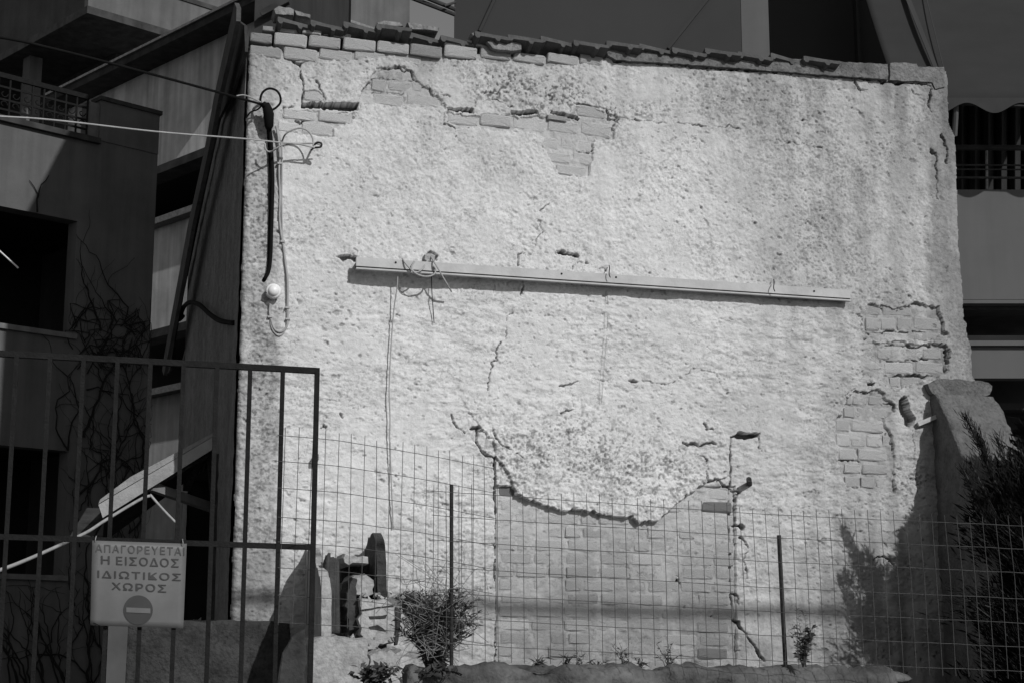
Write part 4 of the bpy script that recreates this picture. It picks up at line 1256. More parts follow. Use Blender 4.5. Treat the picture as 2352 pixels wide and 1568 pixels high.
lettering('ΙΔΙΩΤΙΚΟΣ', q5([(898, 530), (1662, 560), (1660, 626), (898, 596)]), M_ink, 0.010)
lettering('ΧΩΡΟΣ', q5([(1028, 640), (1526, 662), (1526, 733), (1028, 706)]), M_ink, 0.010)
mb = MB()
K = 40
cu0, cv0, rr0 = 317.3, 1176 + 895 / 4, 33.8
ring = [(cu0 + rr0 * math.cos(2 * math.pi * i / K), cv0 + rr0 * math.sin(2 * math.pi * i / K)) for i in range(K)]
mb.v = [Gs(cu0, cv0, bow(cu0, cv0) + .0025)] + [Gs(u, v, bow(u, v) + .0025) for u, v in ring]
mb.f = [(0, 1 + (i + 1) % K, 1 + i) for i in range(K)]
disc = mb.build('disc', M_red, sign)
mb = MB()
bq = q5([(1160, 870), (1382, 880), (1382, 926), (1160, 916)])
for j in range(2):
    for i in range(9):
        u, v = quadpx(bq, i / 8, j)
        mb.v.append(Gs(u, v, bow(u, v) + .005))
mb.f = [(i, 9 + i, 10 + i, i + 1) for i in range(8)]
mb.build('disc_bar', M_sign, disc)
for u, v, w_ in ((218, 1240, 221), (421, 1247, 419)):
    MB().tube(spline([G(u, v + 3, .03), G((u + w_) / 2, v - 4, .035), G(w_, v - 10, .012)], 4), 0.0016, 5).build('tie', M_pale, sign)
MB().tube(spline([G(215, 1429, .03), G(230, 1436, .034), G(247, 1441, .02)], 4), 0.0013, 5).build('tie', M_rubber, sign)

# ================================================================== wire mesh fence
def polyrow(pts, u):
    for (a_, b_), (c_, d_) in zip(pts[:-1], pts[1:]):
        if u <= c_: return b_ + (d_ - b_) * (u - a_) / (c_ - a_)
    (a_, b_), (c_, d_) = pts[-2:]
    return b_ + (d_ - b_) * (u - a_) / (c_ - a_)
fence = empty('wire_fence', at_y(1037, 1536, 6.4), 'rusty welded wire mesh fence on thin iron posts above the low wall', 'fence')
fd = lambda u: 5.98 + (u - 640) / 500 * 1.0
top1 = [(642, 999), (718, 1005), (778, 1011), (839, 1021), (925, 1035), (1010, 1050), (1088, 1066), (1140, 1076)]
bot1 = [(628, 1427), (713, 1433), (808, 1437), (900, 1448), (963, 1453), (1140, 1482)]
rows1 = [0, .138, .281, .437, .570, .708, .855, 1.0]
mb = MB()
us = np.linspace(640, 1140, 18)
for f_ in rows1:
    u_e = 1140 if f_ < .6 else 1130
    mb.tube([at_y(u, polyrow(top1, u) * (1 - f_) + polyrow(bot1, u) * f_, fd(u)) for u in np.linspace(638, u_e, 24)], 0.00125, 4)
u = 687.0 - 62; cell = 31.5
while u < 1150:
    ub = u - 0.022 * (1060 - u) * 2.0 * (430 / 430) * (1 if u < 1060 else .4)
    vt = polyrow(top1, u) - random.uniform(14, 24); vb_ = polyrow(bot1, u) + random.uniform(-2, 6)
    j = random.uniform(-2, 2)
    if u > 634:
        mb.tube([at_y(u + j, vt, fd(u)), at_y(u * .6 + ub * .4 - j * .5, vt * .6 + vb_ * .4, fd(u)), at_y(ub, vb_, fd(u))], 0.00125, 4)
    u += cell; cell = max(24, cell - 0.35)
mb.build('mesh_panel', M_wire, fence)
fd2 = lambda u: 6.32 + (u - 990) / 1360 * .5
R1 = [1139, 1195, 1251, 1312, 1370, 1426, 1486]
R2 = [1181, 1233.5, 1288.5, 1348.5, 1403.5, 1458.5, 1516]
R3 = [1207, 1260, 1314.5, 1374, 1430, 1485, 1541]
mb = MB()
for a_, b_, c_ in zip(R1, R2, R3):
    pl = [(990, a_ - 13), (1176, a_), (1764, b_), (2352, c_), (2420, c_ + 3)]
    mb.tube([at_y(u, polyrow(pl, u) + random.uniform(-.7, .7), fd2(u)) for u in np.linspace(992, 2420, 40)], 0.00125, 4)
u = 996.0
tp = [(990, 1109), (1176, 1125), (1764, 1165), (2352, 1190), (2420, 1193)]
btm = [(990, 1505), (1176, 1522), (1764, 1533), (2352, 1560), (2420, 1563)]
while u < 2420:
    du = 15.5 * (u - 1060) / 620
    vt = polyrow(tp, u) - random.uniform(-4, 6)
    mb.tube([at_y(u + random.uniform(-1, 1), vt, fd2(u)), at_y(u + du * .5 + random.uniform(-1.2, 1.2), 1330, fd2(u)), at_y(u + du, polyrow(btm, u), fd2(u))], 0.00125, 4)
    u += 29.3
mb.build('mesh_panel', M_wire, fence)
def fpost(u, v, ub, vb_, y, r_):
    MB().tube([at_y(ub, vb_, y), at_y(u, v, y)], r_, 8).build('post', M_post, fence)
fpost(1037, 1112, 1037, 1545, 6.42, 0.0075)
fpost(1789, 1228, 1804, 1524, 6.72, 0.0088)
fpost(2436, 1200, 2460, 1590, 6.95, 0.0088)

# ================================================================== weeds
def leaf(mb, p, d, L, w, up=None):
    d = d.normalized()
    s_ = d.cross(Vector((random.uniform(-1, 1), random.uniform(-1, 1), random.uniform(-.3, 1)))).normalized()
    sag = Vector((0, 0, -L * random.uniform(.05, .3)))
    mb.add([p, p + d * L * .4 + s_ * w, p + d * L + sag, p + d * L * .4 - s_ * w], [(0, 1, 2, 3)])
def weed(name, root, n, h, spread, label, leaves=8, ll=.06, lw_=.008, m=None, stemr=.002, group=None, lean=Vector((0, 0, 0)), droop=0.3):
    t = empty(name, root, label, 'weed', group)
    ms, ml = MB(), MB()
    for _ in range(n):
        an = random.uniform(0, 2 * math.pi)
        hh = h * random.uniform(.45, 1)
        out = Vector((math.cos(an), math.sin(an), 0)) * spread * random.uniform(.2, 1)
        st = root + Vector((math.cos(an), math.sin(an), 0)) * spread * .04
        pts_ = [st]
        for k in range(1, 6):
            f_ = k / 5
            pts_.append(st + out * f_ ** 1.5 + lean * f_ + Vector((random.uniform(-.01, .01), random.uniform(-.01, .01), hh * (f_ - droop * f_ * f_))))
        ms.tube(pts_, [stemr * (1.1 - .15 * k) for k in range(6)], 4, caps=False)
        for _k in range(leaves):
            f_ = random.uniform(.15, 1)
            i = min(4, int(f_ * 5)); q = pts_[i].lerp(pts_[i + 1], f_ * 5 - i)
            leaf(ml, q, Vector((random.uniform(-1, 1), random.uniform(-1, 1), random.uniform(-.2, .9))), ll * random.uniform(.5, 1.2), lw_)
    ms.build('stems', m or M_leaf, t)
    ml.build('leaves', m or M_leaf, t)
    return t
wb = at_y(1000, 1545, 6.55)
weed('bushy_weed', Vector((wb.x, wb.y, lt0 - .03)), 190, 0.47, 0.17, 'dark bushy weed sprawling around the middle fence post', 18, .045, .0036, stemr=.0024, droop=.3)
wb = at_y(985, 1440, 6.75)
weed('bushy_weed', Vector((wb.x, wb.y, lt0 - .02)), 60, 0.52, 0.12, 'tall tangled weed behind the broken end of the mesh panel', 12, .045, .003, droop=.4)
wb = at_y(860, 1556, 9.3)
weed('leafy_weed', Vector((wb.x, wb.y, wb.z - .08)), 26, 0.22, 0.16, 'low leafy weed growing out of the hearth foot', 16, .06, .012)
wb = at_y(1005, 1560, 6.3)
weed('hanging_weed', Vector((wb.x, wb.y, lt0 - .02)), 14, 0.06, 0.12, 'small leafy weed hanging over the wall cap', 14, .04, .010, droop=1.4)
wb = at_y(1845, 1525, 6.68)
weed('upright_weed', Vector((wb.x, wb.y, wb.z - .01)), 13, 0.19, 0.07, 'upright spiky weed beside the right fence post', 16, .03, .005, stemr=.0016, droop=.1)
weed('dry_grass_stalk', Vector((wb.x + .02, wb.y + .05, wb.z - .01)), 4, 0.34, 0.04, 'tall thin dry stalk rising behind the spiky weed', 30, .022, .0012, stemr=.0010, droop=.05)
for k, (u, n_, h_, sp_, ll_, nm, lb) in enumerate([(1240, 8, .05, .04, .05, 'grass_tuft', 'tiny tuft on the street wall next to the bushy weed'), (1300, 6, .06, .05, .05, 'grass_tuft', 'short leafy tuft on the wall, left of the bladed grass'), (1330, 5, .10, .03, .02, 'grass_tuft', 'thin upright grass blades in front of the infill bricks'),
        (1375, 5, .04, .06, .04, 'grass_tuft', 'flat dark rosette on the street wall'), (1435, 8, .12, .06, .02, 'grass_tuft', 'bladed grass tuft at the middle of the street wall'), (1535, 9, .13, .07, .03, 'grass_tuft', 'branching weed at the foot of the bricked doorway'), (1470, 7, .04, .03, .03, 'grass_tuft', 'small sprout between the bladed grass and the branching weed')]):
    y_ = 6.5 + (u - 960) / 1100 * .5
    q = at_y(u, 1533 + (u - 1240) * .01, y_)
    weed(nm, q, n_, h_, sp_, lb, 5, ll_, .003, stemr=.0018, droop=.1)
o = MB()
for k in range(70):
    q = at_y(random.uniform(930, 1075), random.uniform(1330, 1500), 6.45)
    o.tube(spline([q, q + Vector((random.uniform(-.1, .1), random.uniform(-.03, .03), random.uniform(-.05, .1))), q + Vector((random.uniform(-.16, .16), random.uniform(-.05, .05), random.uniform(-.12, .16)))], 4), .0012, 4)
o = o.build('dry_stalks', M_stem)
tag(o, 'tangle of pale dead stalks caught in the mesh by the bushy weed', 'weed', kind='stuff')

# ================================================================== juniper on the right, its shadow falls on the wall
def conifer(name, root, h, r_, label, seed, nbr=260, tw=34, sprigs=()):
    rr = random.Random(seed)
    t = empty(name, root, label, 'tree')
    MB().tube([root, root + Vector((.03, 0, h * .5)), root + Vector((0, .02, h * .97))], [.07, .045, .01], 8).build('trunk', M_bark, t)
    mb, mbr = MB(), MB()
    for b in range(nbr):
        f_ = rr.uniform(.04, .98)
        z = h * f_
        an = rr.uniform(0, 2 * math.pi)
        prof_ = (1 - f_ ** 2.2) * (.75 + .35 * math.sin(7 * f_ + 3 * an))
        L = r_ * prof_ * rr.uniform(.55, 1.12) + .05
        o_ = Vector((math.cos(an), math.sin(an), rr.uniform(.25, .8))).normalized()
        st = root + Vector((0, 0, z))
        en = st + o_ * L
        mbr.tube([st, st.lerp(en, .6), en], [.010, .006, .002], 4, caps=False)
        for k in range(tw):
            g_ = rr.uniform(.2, 1.0) ** .7
            q = st.lerp(en, g_) + Vector((rr.gauss(0, .05), rr.gauss(0, .05), rr.gauss(0, .05)))
            d_ = (o_ * 1.4 + Vector((rr.uniform(-.8, .8), rr.uniform(-.8, .8), rr.uniform(-.3, .9)))).normalized()
            L2 = rr.uniform(.05, .11)
            s_ = d_.orthogonal().normalized() * rr.uniform(.004, .008)
            s2 = d_.cross(s_)
            mb.add([q, q + d_ * L2 * .5 + s_, q + d_ * L2, q + d_ * L2 * .5 - s_], [(0, 1, 2, 3)])
            mb.add([q, q + d_ * L2 * .5 + s2, q + d_ * L2, q + d_ * L2 * .5 - s2], [(0, 1, 2, 3)])
    for (u, v) in sprigs:
        st = root + Vector((0, 0, max(.4, at_y(u, v, root.y).z - 1.1)))
        en = at_y(u, v, root.y - .1)
        mid = st.lerp(en, .5) + Vector((0, 0, -.12))
        ln = spline([st, mid, en], 8)
        mbr.tube(ln, .006, 4, caps=False)
        for k in range(420):
            g_ = rr.uniform(.2, 1.0); i_ = min(len(ln) - 2, int(g_ * (len(ln) - 1)))
            q = ln[i_].lerp(ln[i_ + 1], rr.random()) + Vector((rr.gauss(0, 1), rr.gauss(0, 1), rr.gauss(0, 1))) * (.012 + .06 * (1 - g_))
            o_ = (ln[i_ + 1] - ln[i_]).normalized()
            d_ = (o_ * 1.3 + Vector((rr.uniform(-.9, .9), rr.uniform(-.9, .9), rr.uniform(-.6, .9)))).normalized()
            L2 = rr.uniform(.03, .08)
            s_ = d_.orthogonal().normalized() * rr.uniform(.003, .006)
            mb.add([q, q + d_ * L2 * .5 + s_, q + d_ * L2, q + d_ * L2 * .5 - s_], [(0, 1, 2, 3)])
    mb.build('crown', M_jun, t)
    mbr.build('branches', M_bark, t)
    return t
conifer('juniper_tree', Vector((3.62, 10.62, 0)), 3.2, 0.98, 'dark feathery juniper growing in front of the buttress', 5, 800, 90, [(2216, 955), (2236, 985), (2252, 1012), (2290, 1005), (2212, 1078), (2228, 1060), (2262, 1050), (2320, 1040), (2345, 1030), (2224, 1108), (2236, 1140), (2258, 1160), (2300, 1060)])

# ================================================================== left building, turned 45 degrees
dAx = Vector((math.sin(R(46.3)), math.cos(R(46.3)), 0)); nA = Vector((dAx.y, -dAx.x, 0))
dBx = Vector((-dAx.y, dAx.x, 0)); nB = Vector((-dAx.x, -dAx.y, 0))
pA = at_y(100, 900, 22.0)
def A(u, v, t=0.0): return on_plane(u, v, pA + nA * t, nA)
aO = Vector((pA.x, pA.y, 0))
def az(u, v):
    p = A(u, v); return (p - aO).dot(dAx), p.z
def plane_wall(mbx, o0, dx, nrm, a0, a1, z0, z1, holes, th):
    xs = sorted(set([a0, a1] + [h[0] for h in holes] + [h[1] for h in holes]))
    zs = sorted(set([z0, z1] + [h[2] for h in holes] + [h[3] for h in holes]))
    xs = [x for x in xs if a0 <= x <= a1]; zs = [z for z in zs if z0 <= z <= z1]
    solid = {}
    for i in range(len(xs) - 1):
        for j in range(len(zs) - 1):
            xm, zm = (xs[i] + xs[i + 1]) / 2, (zs[j] + zs[j + 1]) / 2
            solid[(i, j)] = not any(h[0] < xm < h[1] and h[2] < zm < h[3] for h in holes)
    P = lambda x, z, t: o0 + dx * x + Vector((0, 0, z)) + nrm * t
    for (i, j), s_ in solid.items():
        if not s_: continue
        x0, x1, y0, y1 = xs[i], xs[i + 1], zs[j], zs[j + 1]
        mbx.add([P(x0, y0, 0), P(x1, y0, 0), P(x1, y1, 0), P(x0, y1, 0)], [(0, 1, 2, 3)])
        mbx.add([P(x0, y0, -th), P(x1, y0, -th), P(x1, y1, -th), P(x0, y1, -th)], [(3, 2, 1, 0)])
        for (di, dj, q) in ((-1, 0, [(x0, y0), (x0, y1)]), (1, 0, [(x1, y1), (x1, y0)]), (0, -1, [(x1, y0), (x0, y0)]), (0, 1, [(x0, y1), (x1, y1)])):
            if not solid.get((i + di, j + dj), False):
                (xa, ya), (xb, yb) = q
                mbx.add([P(xa, ya, 0), P(xb, yb, 0), P(xb, yb, -th), P(xa, ya, -th)], [(0, 1, 2, 3)])
    return mbx
lb = empty('left_building', aO, 'dark stuccoed house with black empty windows and a vine on its wall', 'building')
aC = az(352, 600)[0]
aL = az(-520, 600)[0]
zFloor = az(120, 298)[1]
w1 = (az(-520, 600)[0] + 1.0, az(171, 640)[0], az(85, 755)[1], az(85, 490)[1])
w2 = (az(-520, 600)[0] + 1.0, az(150, 1180)[0], az(75, 1318)[1], az(75, 1028)[1])
holes = [(aL + .6, w1[1], w1[2], w1[3]), (aL + .6, w2[1], w2[2], w2[3])]
mb = plane_wall(MB(), aO, dAx, nA, aL, aC, 0, zFloor, holes, 0.25)
mb.build('wall', M_house, lb)
PA = lambda a_, z, t=0.0: aO + dAx * a_ + Vector((0, 0, z)) + nA * t
# return side of the block
mb = plane_wall(MB(), PA(aC - .0, 0), -nA, dAx, 0.26, 7, 0, zFloor, [], .2)
mb.build('wall', M_houseC, lb)
# parapet block on the terrace corner
aP = az(228, 300)[0]
zP = az(292, 247)[1]
MB().box8(PA(aP, zFloor + .003, 0.012), PA(aC, zFloor + .003, 0.012), PA(aC, zFloor + .003, -0.22), PA(aP, zFloor + .003, -0.22), Vector((0, 0, zP - zFloor))).build('parapet', M_house, lb)
MB().box8(PA(aP - .02, zP + .003, 0.04), PA(aC + .03, zP + .003, 0.04), PA(aC + .03, zP + .003, -0.25), PA(aP - .02, zP + .003, -0.25), Vector((0, 0, 0.06))).build('parapet_cap', M_slab, lb)
aP2 = az(203, 300)[0]
MB().box8(PA(aP2, zFloor + .003, -0.02), PA(aP - .002, zFloor + .003, -0.02), PA(aP - .002, zFloor + .003, -0.22), PA(aP2, zFloor + .003, -0.22), Vector((0, 0, zP - zFloor - .05))).build('pier', M_trim, lb)
MB().box8(PA(aL, zFloor - .06, 0.07), PA(aP, zFloor - .06, 0.07), PA(aP, zFloor - .06, -7), PA(aL, zFloor - .06, -7), Vector((0, 0, 0.08))).build('terrace_slab', M_slab, lb)
for w_ in (w1, w2):
    MB().box8(PA(aL + .6, w_[2] - .002, 0.05), PA(w_[1] + .06, w_[2] - .002, 0.05), PA(w_[1] + .06, w_[2] - .002, -.2), PA(aL + .6, w_[2] - .002, -.2), Vector((0, 0, -.07))).build('sill', M_trim, lb)
    # dark room
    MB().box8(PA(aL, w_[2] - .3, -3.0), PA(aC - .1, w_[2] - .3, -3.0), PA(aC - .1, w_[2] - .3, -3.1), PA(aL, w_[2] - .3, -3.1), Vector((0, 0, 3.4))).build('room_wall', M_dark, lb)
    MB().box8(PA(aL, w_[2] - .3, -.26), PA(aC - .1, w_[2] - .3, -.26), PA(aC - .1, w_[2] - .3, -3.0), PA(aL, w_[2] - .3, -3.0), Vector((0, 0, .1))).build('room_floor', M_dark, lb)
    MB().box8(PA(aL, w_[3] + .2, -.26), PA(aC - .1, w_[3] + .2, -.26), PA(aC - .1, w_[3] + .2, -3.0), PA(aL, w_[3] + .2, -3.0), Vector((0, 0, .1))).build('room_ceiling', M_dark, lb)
o = MB().tube([A(-150, 440, -.12), A(42, 616, .1)], .012, 6).build('white_stick', M_lamp)
tag(o, 'thin white stick poking out of the upper black window', 'stick')

# railing with scrolls
rl_ = empty('balcony_railing', PA(aL, zFloor + .02, .02), 'wrought iron terrace railing with scrolls on the dark house', 'railing')
aE = az(199, 290)[0]
zr = az(100, 198)[1]
MB().bar(PA(aL, zr, .0), PA(aE, zr, .0), .07, .05, Vector((0, 0, 1))).build('handrail', M_iron, rl_)
zq = [zFloor + .12, zr - .16, zr - .34]
for z in zq:
    MB().bar(PA(aL, z, .0), PA(aE, z, .0), .028, .02, Vector((0, 0, 1))).build('rail', M_iron, rl_)
a_ = aE; sp_ = .17; k = 0
while a_ > aL:
    MB().bar(PA(a_, zFloor + .02, .0), PA(a_, zr - .02, .0), .022, .022, dAx).build('baluster', M_iron, rl_)
    for (zc_, sg_) in ((zq[0] + .07, 1), (zq[1] - .09, -1)):
        mbs = MB()
        pts_ = []
        for i in range(15):
            th_ = i / 14 * 4.6
            r_ = .062 * (1 - .16 * th_)
            pts_.append(PA(a_ - sp_ / 2 + r_ * math.cos(th_ * sg_), zc_ + r_ * math.sin(th_ * sg_), .0))
        mbs.tube(pts_, .008, 5)
        mbs.build('scroll', M_iron, rl_)
    a_ -= sp_; k += 1

# wall B behind: storeys with deep openings
pB = at_y(400, 600, 30.0)
bO = Vector((pB.x, pB.y, 0))
def Bp(u, v, t=0.0): return on_plane(u, v, pB + nB * t, nB)
def bz(u, v):
    p = Bp(u, v); return (p - bO).dot(-dBx), p.z            # -dB runs to the right
PB = lambda a_, z, t=0.0: bO - dBx * a_ + Vector((0, 0, z)) + nB * t
rb = empty('rear_building', bO, 'pale rear house wing with slab eaves and dark loggias between the two houses', 'building')
b0, b1 = bz(150, 400)[0], bz(640, 400)[0]
zT = bz(440, 112 + 6)[1]
hB = [(b0 + .3, b1 - .3, bz(400, 512)[1], bz(400, 374)[1]), (b0 + .3, b1 - .3, bz(360, 912)[1], bz(360, 760)[1])]
plane_wall(MB(), bO, -dBx, nB, b0, b1, 0, zT, hB, .3).build('wall', M_houseB, rb)
MB().box8(PB(b0, zT + .003, .55), PB(b1, zT + .003, .55), PB(b1, zT + .003, -5), PB(b0, zT + .003, -5), Vector((0, 0, .14))).build('eave_slab', M_slab, rb)
MB().box8(PB(b0, zT + .146, .60), PB(b1, zT + .146, .60), PB(b1, zT + .146, -5), PB(b0, zT + .146, -5), Vector((0, 0, .05))).build('eave_cap', M_sill, rb)
for h_ in hB:
    MB().box8(PB(b0, h_[2] + .003, .22), PB(b1, h_[2] + .003, .22), PB(b1, h_[2] + .003, -.3), PB(b0, h_[2] + .003, -.3), Vector((0, 0, .12))).build('ledge', M_sill, rb)
    MB().box8(PB(b0, h_[3] - .003, .12), PB(b1, h_[3] - .003, .12), PB(b1, h_[3] - .003, -.3), PB(b0, h_[3] - .003, -.3), Vector((0, 0, -.16))).build('lintel', M_slab, rb)
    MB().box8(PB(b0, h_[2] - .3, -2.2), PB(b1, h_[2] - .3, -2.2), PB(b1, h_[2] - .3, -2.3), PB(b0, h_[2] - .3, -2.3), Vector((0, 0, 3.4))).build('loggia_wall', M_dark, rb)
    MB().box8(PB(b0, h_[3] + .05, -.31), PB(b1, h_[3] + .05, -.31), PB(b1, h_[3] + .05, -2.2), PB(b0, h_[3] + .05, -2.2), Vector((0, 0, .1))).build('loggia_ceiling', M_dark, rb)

# upper storey with the jutting balcony slab
K0 = at_y(200, 30, 31.5)
ub = empty('upper_storey', Vector((K0.x, K0.y, 0)), 'upper storey with jutting balcony slab above the terrace railing', 'building')
kO = Vector((K0.x, K0.y, 0))
PK = lambda a_, b_, z: kO + dAx * a_ + dBx * b_ + Vector((0, 0, z))
zk = K0.z
MB().box8(PK(0, 0, zk), PK(9, 0, zk), PK(9, 9, zk), PK(0, 9, zk), Vector((0, 0, .16))).build('balcony_slab', M_slab, ub)
MB().box8(PK(.03, .03, zk + .163), PK(9, .03, zk + .163), PK(9, .18, zk + .163), PK(.03, .18, zk + .163), Vector((0, 0, .75))).build('parapet', M_house, ub)
MB().box8(PK(.03, .183, zk + .163), PK(.18, .183, zk + .163), PK(.18, 9, zk + .163), PK(.03, 9, zk + .163), Vector((0, 0, 3.2))).build('parapet', M_houseC, ub)
MB().box8(PK(.0, .0, zk + .916), PK(9, .0, zk + .916), PK(9, .2, zk + .916), PK(.0, .2, zk + .916), Vector((0, 0, .10))).build('parapet_cap', M_slab, ub)
MB().box8(PK(.19, .5, zk + .163), PK(9, .5, zk + .163), PK(9, .7, zk + .163), PK(.19, .7, zk + .163), Vector((0, 0, 3.2))).build('upper_wall', M_house, ub)
MB().box8(PK(1.6, 1.6, zk - 4.2), PK(9, 1.6, zk - 4.2), PK(9, 1.9, zk - 4.2), PK(1.6, 1.9, zk - 4.2), Vector((0, 0, 4.19))).build('wall', M_houseC, ub)
MB().box8(PK(1.6, 1.905, zk - 4.2), PK(1.9, 1.905, zk - 4.2), PK(1.9, 9, zk - 4.2), PK(1.6, 9, zk - 4.2), Vector((0, 0, 4.19))).build('wall', M_houseC, ub)
MB().box8(PK(.3, 3.0, zk - 4.2), PK(.6, 3.0, zk - 4.2), PK(.6, 3.3, zk - 4.2), PK(.3, 3.3, zk - 4.2), Vector((0, 0, 4.19))).build('column', M_house, ub)
for xx in (1.6, 8.0):
    MB().box8(PK(xx, 2.0, 0), PK(xx + .3, 2.0, 0), PK(xx + .3, 2.3, 0), PK(xx, 2.3, 0), Vector((0, 0, zk - 4.2))).build('pillar', M_houseC, ub)

# bare vine on the dark house
vine = empty('bare_vine', A(300, 1560), 'leafless climbing vine branching over the dark house wall', 'vine')
vine.location.z = 0
mbv = MB()
rv = random.Random(12)
def vpath(pts, r0_, jit=3.0, branch=2):
    pp_ = []
    for (u0, v0), (u1, v1) in zip(pts[:-1], pts[1:]):
        L = math.hypot(u1 - u0, v1 - v0); k = max(2, int(L / 14))
        for i in range(k):
            f_ = i / k
            pp_.append((u0 + (u1 - u0) * f_ + rv.uniform(-jit, jit), v0 + (v1 - v0) * f_ + rv.uniform(-jit, jit)))
    pp_.append(pts[-1])
    n_ = len(pp_)
    r0_ *= .72
    mbv.tube([A(u, v, .02) for u, v in pp_], [r0_ * (1 - .75 * i / n_) for i in range(n_)], 4, caps=False)
    for _ in range(branch):
        i = rv.randrange(n_ // 4, n_)
        u, v = pp_[i]
        an = rv.uniform(-2.6, -.5)
        q = [(u, v)]
        for k in range(rv.randrange(3, 8)):
            an += rv.uniform(-.5, .5)
            q.append((q[-1][0] + 13 * math.cos(an), q[-1][1] + 13 * math.sin(an)))
        q = [p for p in q if p[0] < 352]
        if len(q) > 2:
            mbv.tube([A(a_, b_, .02) for a_, b_ in q], [r0_ * .4 * (1 - .6 * i2 / len(q)) for i2 in range(len(q))], 3, caps=False)
e5 = lambda p: [(x / 4, 392 + y / 4) for x, y in p]
e6 = lambda p: [(x / 4, 784 + y / 4) for x, y in p]
vpath(e5([(1140, 1390), (1190, 1260), (1080, 1140), (1000, 1050), (920, 840), (830, 740), (750, 650), (700, 585)]), .016)
vpath(e5([(930, 1460), (870, 1280), (800, 1100), (760, 960), (740, 740), (745, 650)]), .018)
vpath(e5([(1050, 1350), (960, 1240), (890, 1120), (830, 1030), (760, 890), (700, 810)]), .012)
vpath(e6([(760, 880), (840, 660), (900, 520), (980, 300), (1090, 140), (1240, 20), (1330, -100), (1380, -160)]), .03)
vpath(e6([(740, 1400), (880, 1260), (930, 1120), (1060, 1050), (1150, 880), (1240, 680), (1210, 500), (1130, 330)]), .022)
vpath(e6([(620, 1000), (510, 800), (520, 540), (630, 450), (610, 310), (480, 180), (450, 0)]), .018)
vpath(e6([(620, 1000), (650, 740), (720, 620), (690, 480), (640, 320), (750, 200), (840, 100)]), .018)
vpath(e6([(1300, 1150), (1320, 900), (1230, 680), (1190, 400), (1250, 250), (1240, 60)]), .022)
vpath(e6([(1100, 920), (1080, 700), (1130, 480), (1180, 380), (1270, 250)]), .016)
vpath(e6([(1130, 1260), (1200, 1150), (1090, 1050), (960, 930), (850, 750)]), .014)
vpath(e6([(800, 1500), (810, 1200), (930, 1100), (1000, 1000), (860, 980), (860, 820)]), .014)
vpath(e6([(1330, 880), (1240, 760), (1240, 560), (1340, 510)]), .014); vpath(e6([(1150, 880), (1330, 830)]), .01)
vpath(e6([(920, 460), (1050, 470), (1170, 480), (1240, 600)]), .012); vpath(e6([(790, 430), (900, 420), (990, 470), (1050, 540)]), .014)
vpath(e6([(860, 100), (980, 250), (1050, 310)]), .014); vpath(e6([(1050, 50), (1090, 130), (1180, 90), (1230, 120)]), .016)
for k in range(34):
    u0, v0 = rv.uniform(150, 335), rv.uniform(740, 860)
    vpath([(u0, v0), (u0 + rv.uniform(-40, 40), v0 - rv.uniform(20, 60)), (min(345, u0 + rv.uniform(-10, 90)), v0 - rv.uniform(0, 60)), (min(345, u0 + rv.uniform(20, 90)), v0 + rv.uniform(-10, 40))], .012, 3, 1)
for k in range(26):
    u0 = rv.uniform(20, 330)
    v0 = 1570
    q = [(u0, v0)]
    an = rv.uniform(-1.9, -1.2)
    for _k in range(9):
        an += rv.uniform(-.35, .35)
        nxt = (min(340, q[-1][0] + 28 * math.cos(an)), q[-1][1] + 28 * math.sin(an))
        if nxt[0] < 148 and nxt[1] < 1345: break
        q.append(nxt)
    if len(q) > 2: vpath(q, .018, 3, 2)
for u0, u1 in ((205, 240), (170, 200), (255, 262), (300, 310)):
    vpath([(u0, 1700), (u1, 1560), (u1 + 10, 1440), (u1 - 5, 1300), (u1 + 12, 1180), (u1, 1060)], .03, 4, 4)
for k in range(34):
    u0, v0 = rv.uniform(170, 340), rv.uniform(840, 1500)
    an = rv.uniform(-2.2, -.9)
    q = [(u0, v0)]
    for _k in range(rv.randrange(5, 13)):
        an += rv.uniform(-.45, .45)
        q.append((min(345, max(160, q[-1][0] + 20 * math.cos(an))), q[-1][1] + 20 * math.sin(an)))
    vpath(q, .013, 3, 2)
mbv.build('stems', M_vine, vine)
mbv = MB()
vpath(e5([(350, 385), (345, 210), (270, 90)]), .018, 2, 0); vpath(e5([(347, 240), (380, 130), (450, 45)]), .016, 2, 0)
tag(mbv.build('forked_twig', M_vine), 'forked bare twig rising above the upper black window', 'twig')

# ================================================================== apartment building behind and right
ay = 19.0
ap = empty('apartment_building', Vector((2, ay, 0)), 'tall slate grey apartment block rising behind the ruined house', 'building')
def AP(u, v, y): return at_y(u, v, y)
def vwall(name, u0, u1, y, m, z1=12.5, z0=0.0, th=.3, par=ap):
    a_, b_ = at_y(u0, 60, y), at_y(u1, 60, y)
    return MB().box8(Vector((a_.x, y, z0)), Vector((b_.x, y, z0)), Vector((b_.x, y + th, z0)), Vector((a_.x, y + th, z0)), Vector((0, 0, z1 - z0))).build(name, m, par)
vwall('facade', 1043, 1702, 19.0, M_apart)
vwall('pier', 1703, 1766, 19.2, M_apart2)
vwall('recess_wall', 1767, 2075, 20.4, M_apart)
vwall('side_wall', 2076, 2600, 18.2, M_apart2)
for u0, v0, u1, v1 in ((1145, -20, 1102, 72), (1634, -12, 1535, 112)):
    MB().bar(at_y(u0, v0, 18.96), at_y(u1, v1, 18.96), .035, .03, Vector((1, 0, 0))).build('seam', M_apart, ap)
p0_, p1_ = at_y(1968, 60, 20.2), at_y(1974, 60, 20.2)
MB().box8(Vector((p0_.x, 20.2, 0)), Vector((p1_.x, 20.2, 0)), Vector((p1_.x, 20.39, 0)), Vector((p0_.x, 20.39, 0)), Vector((0, 0, 16))).build('downpipe', M_apart, ap)
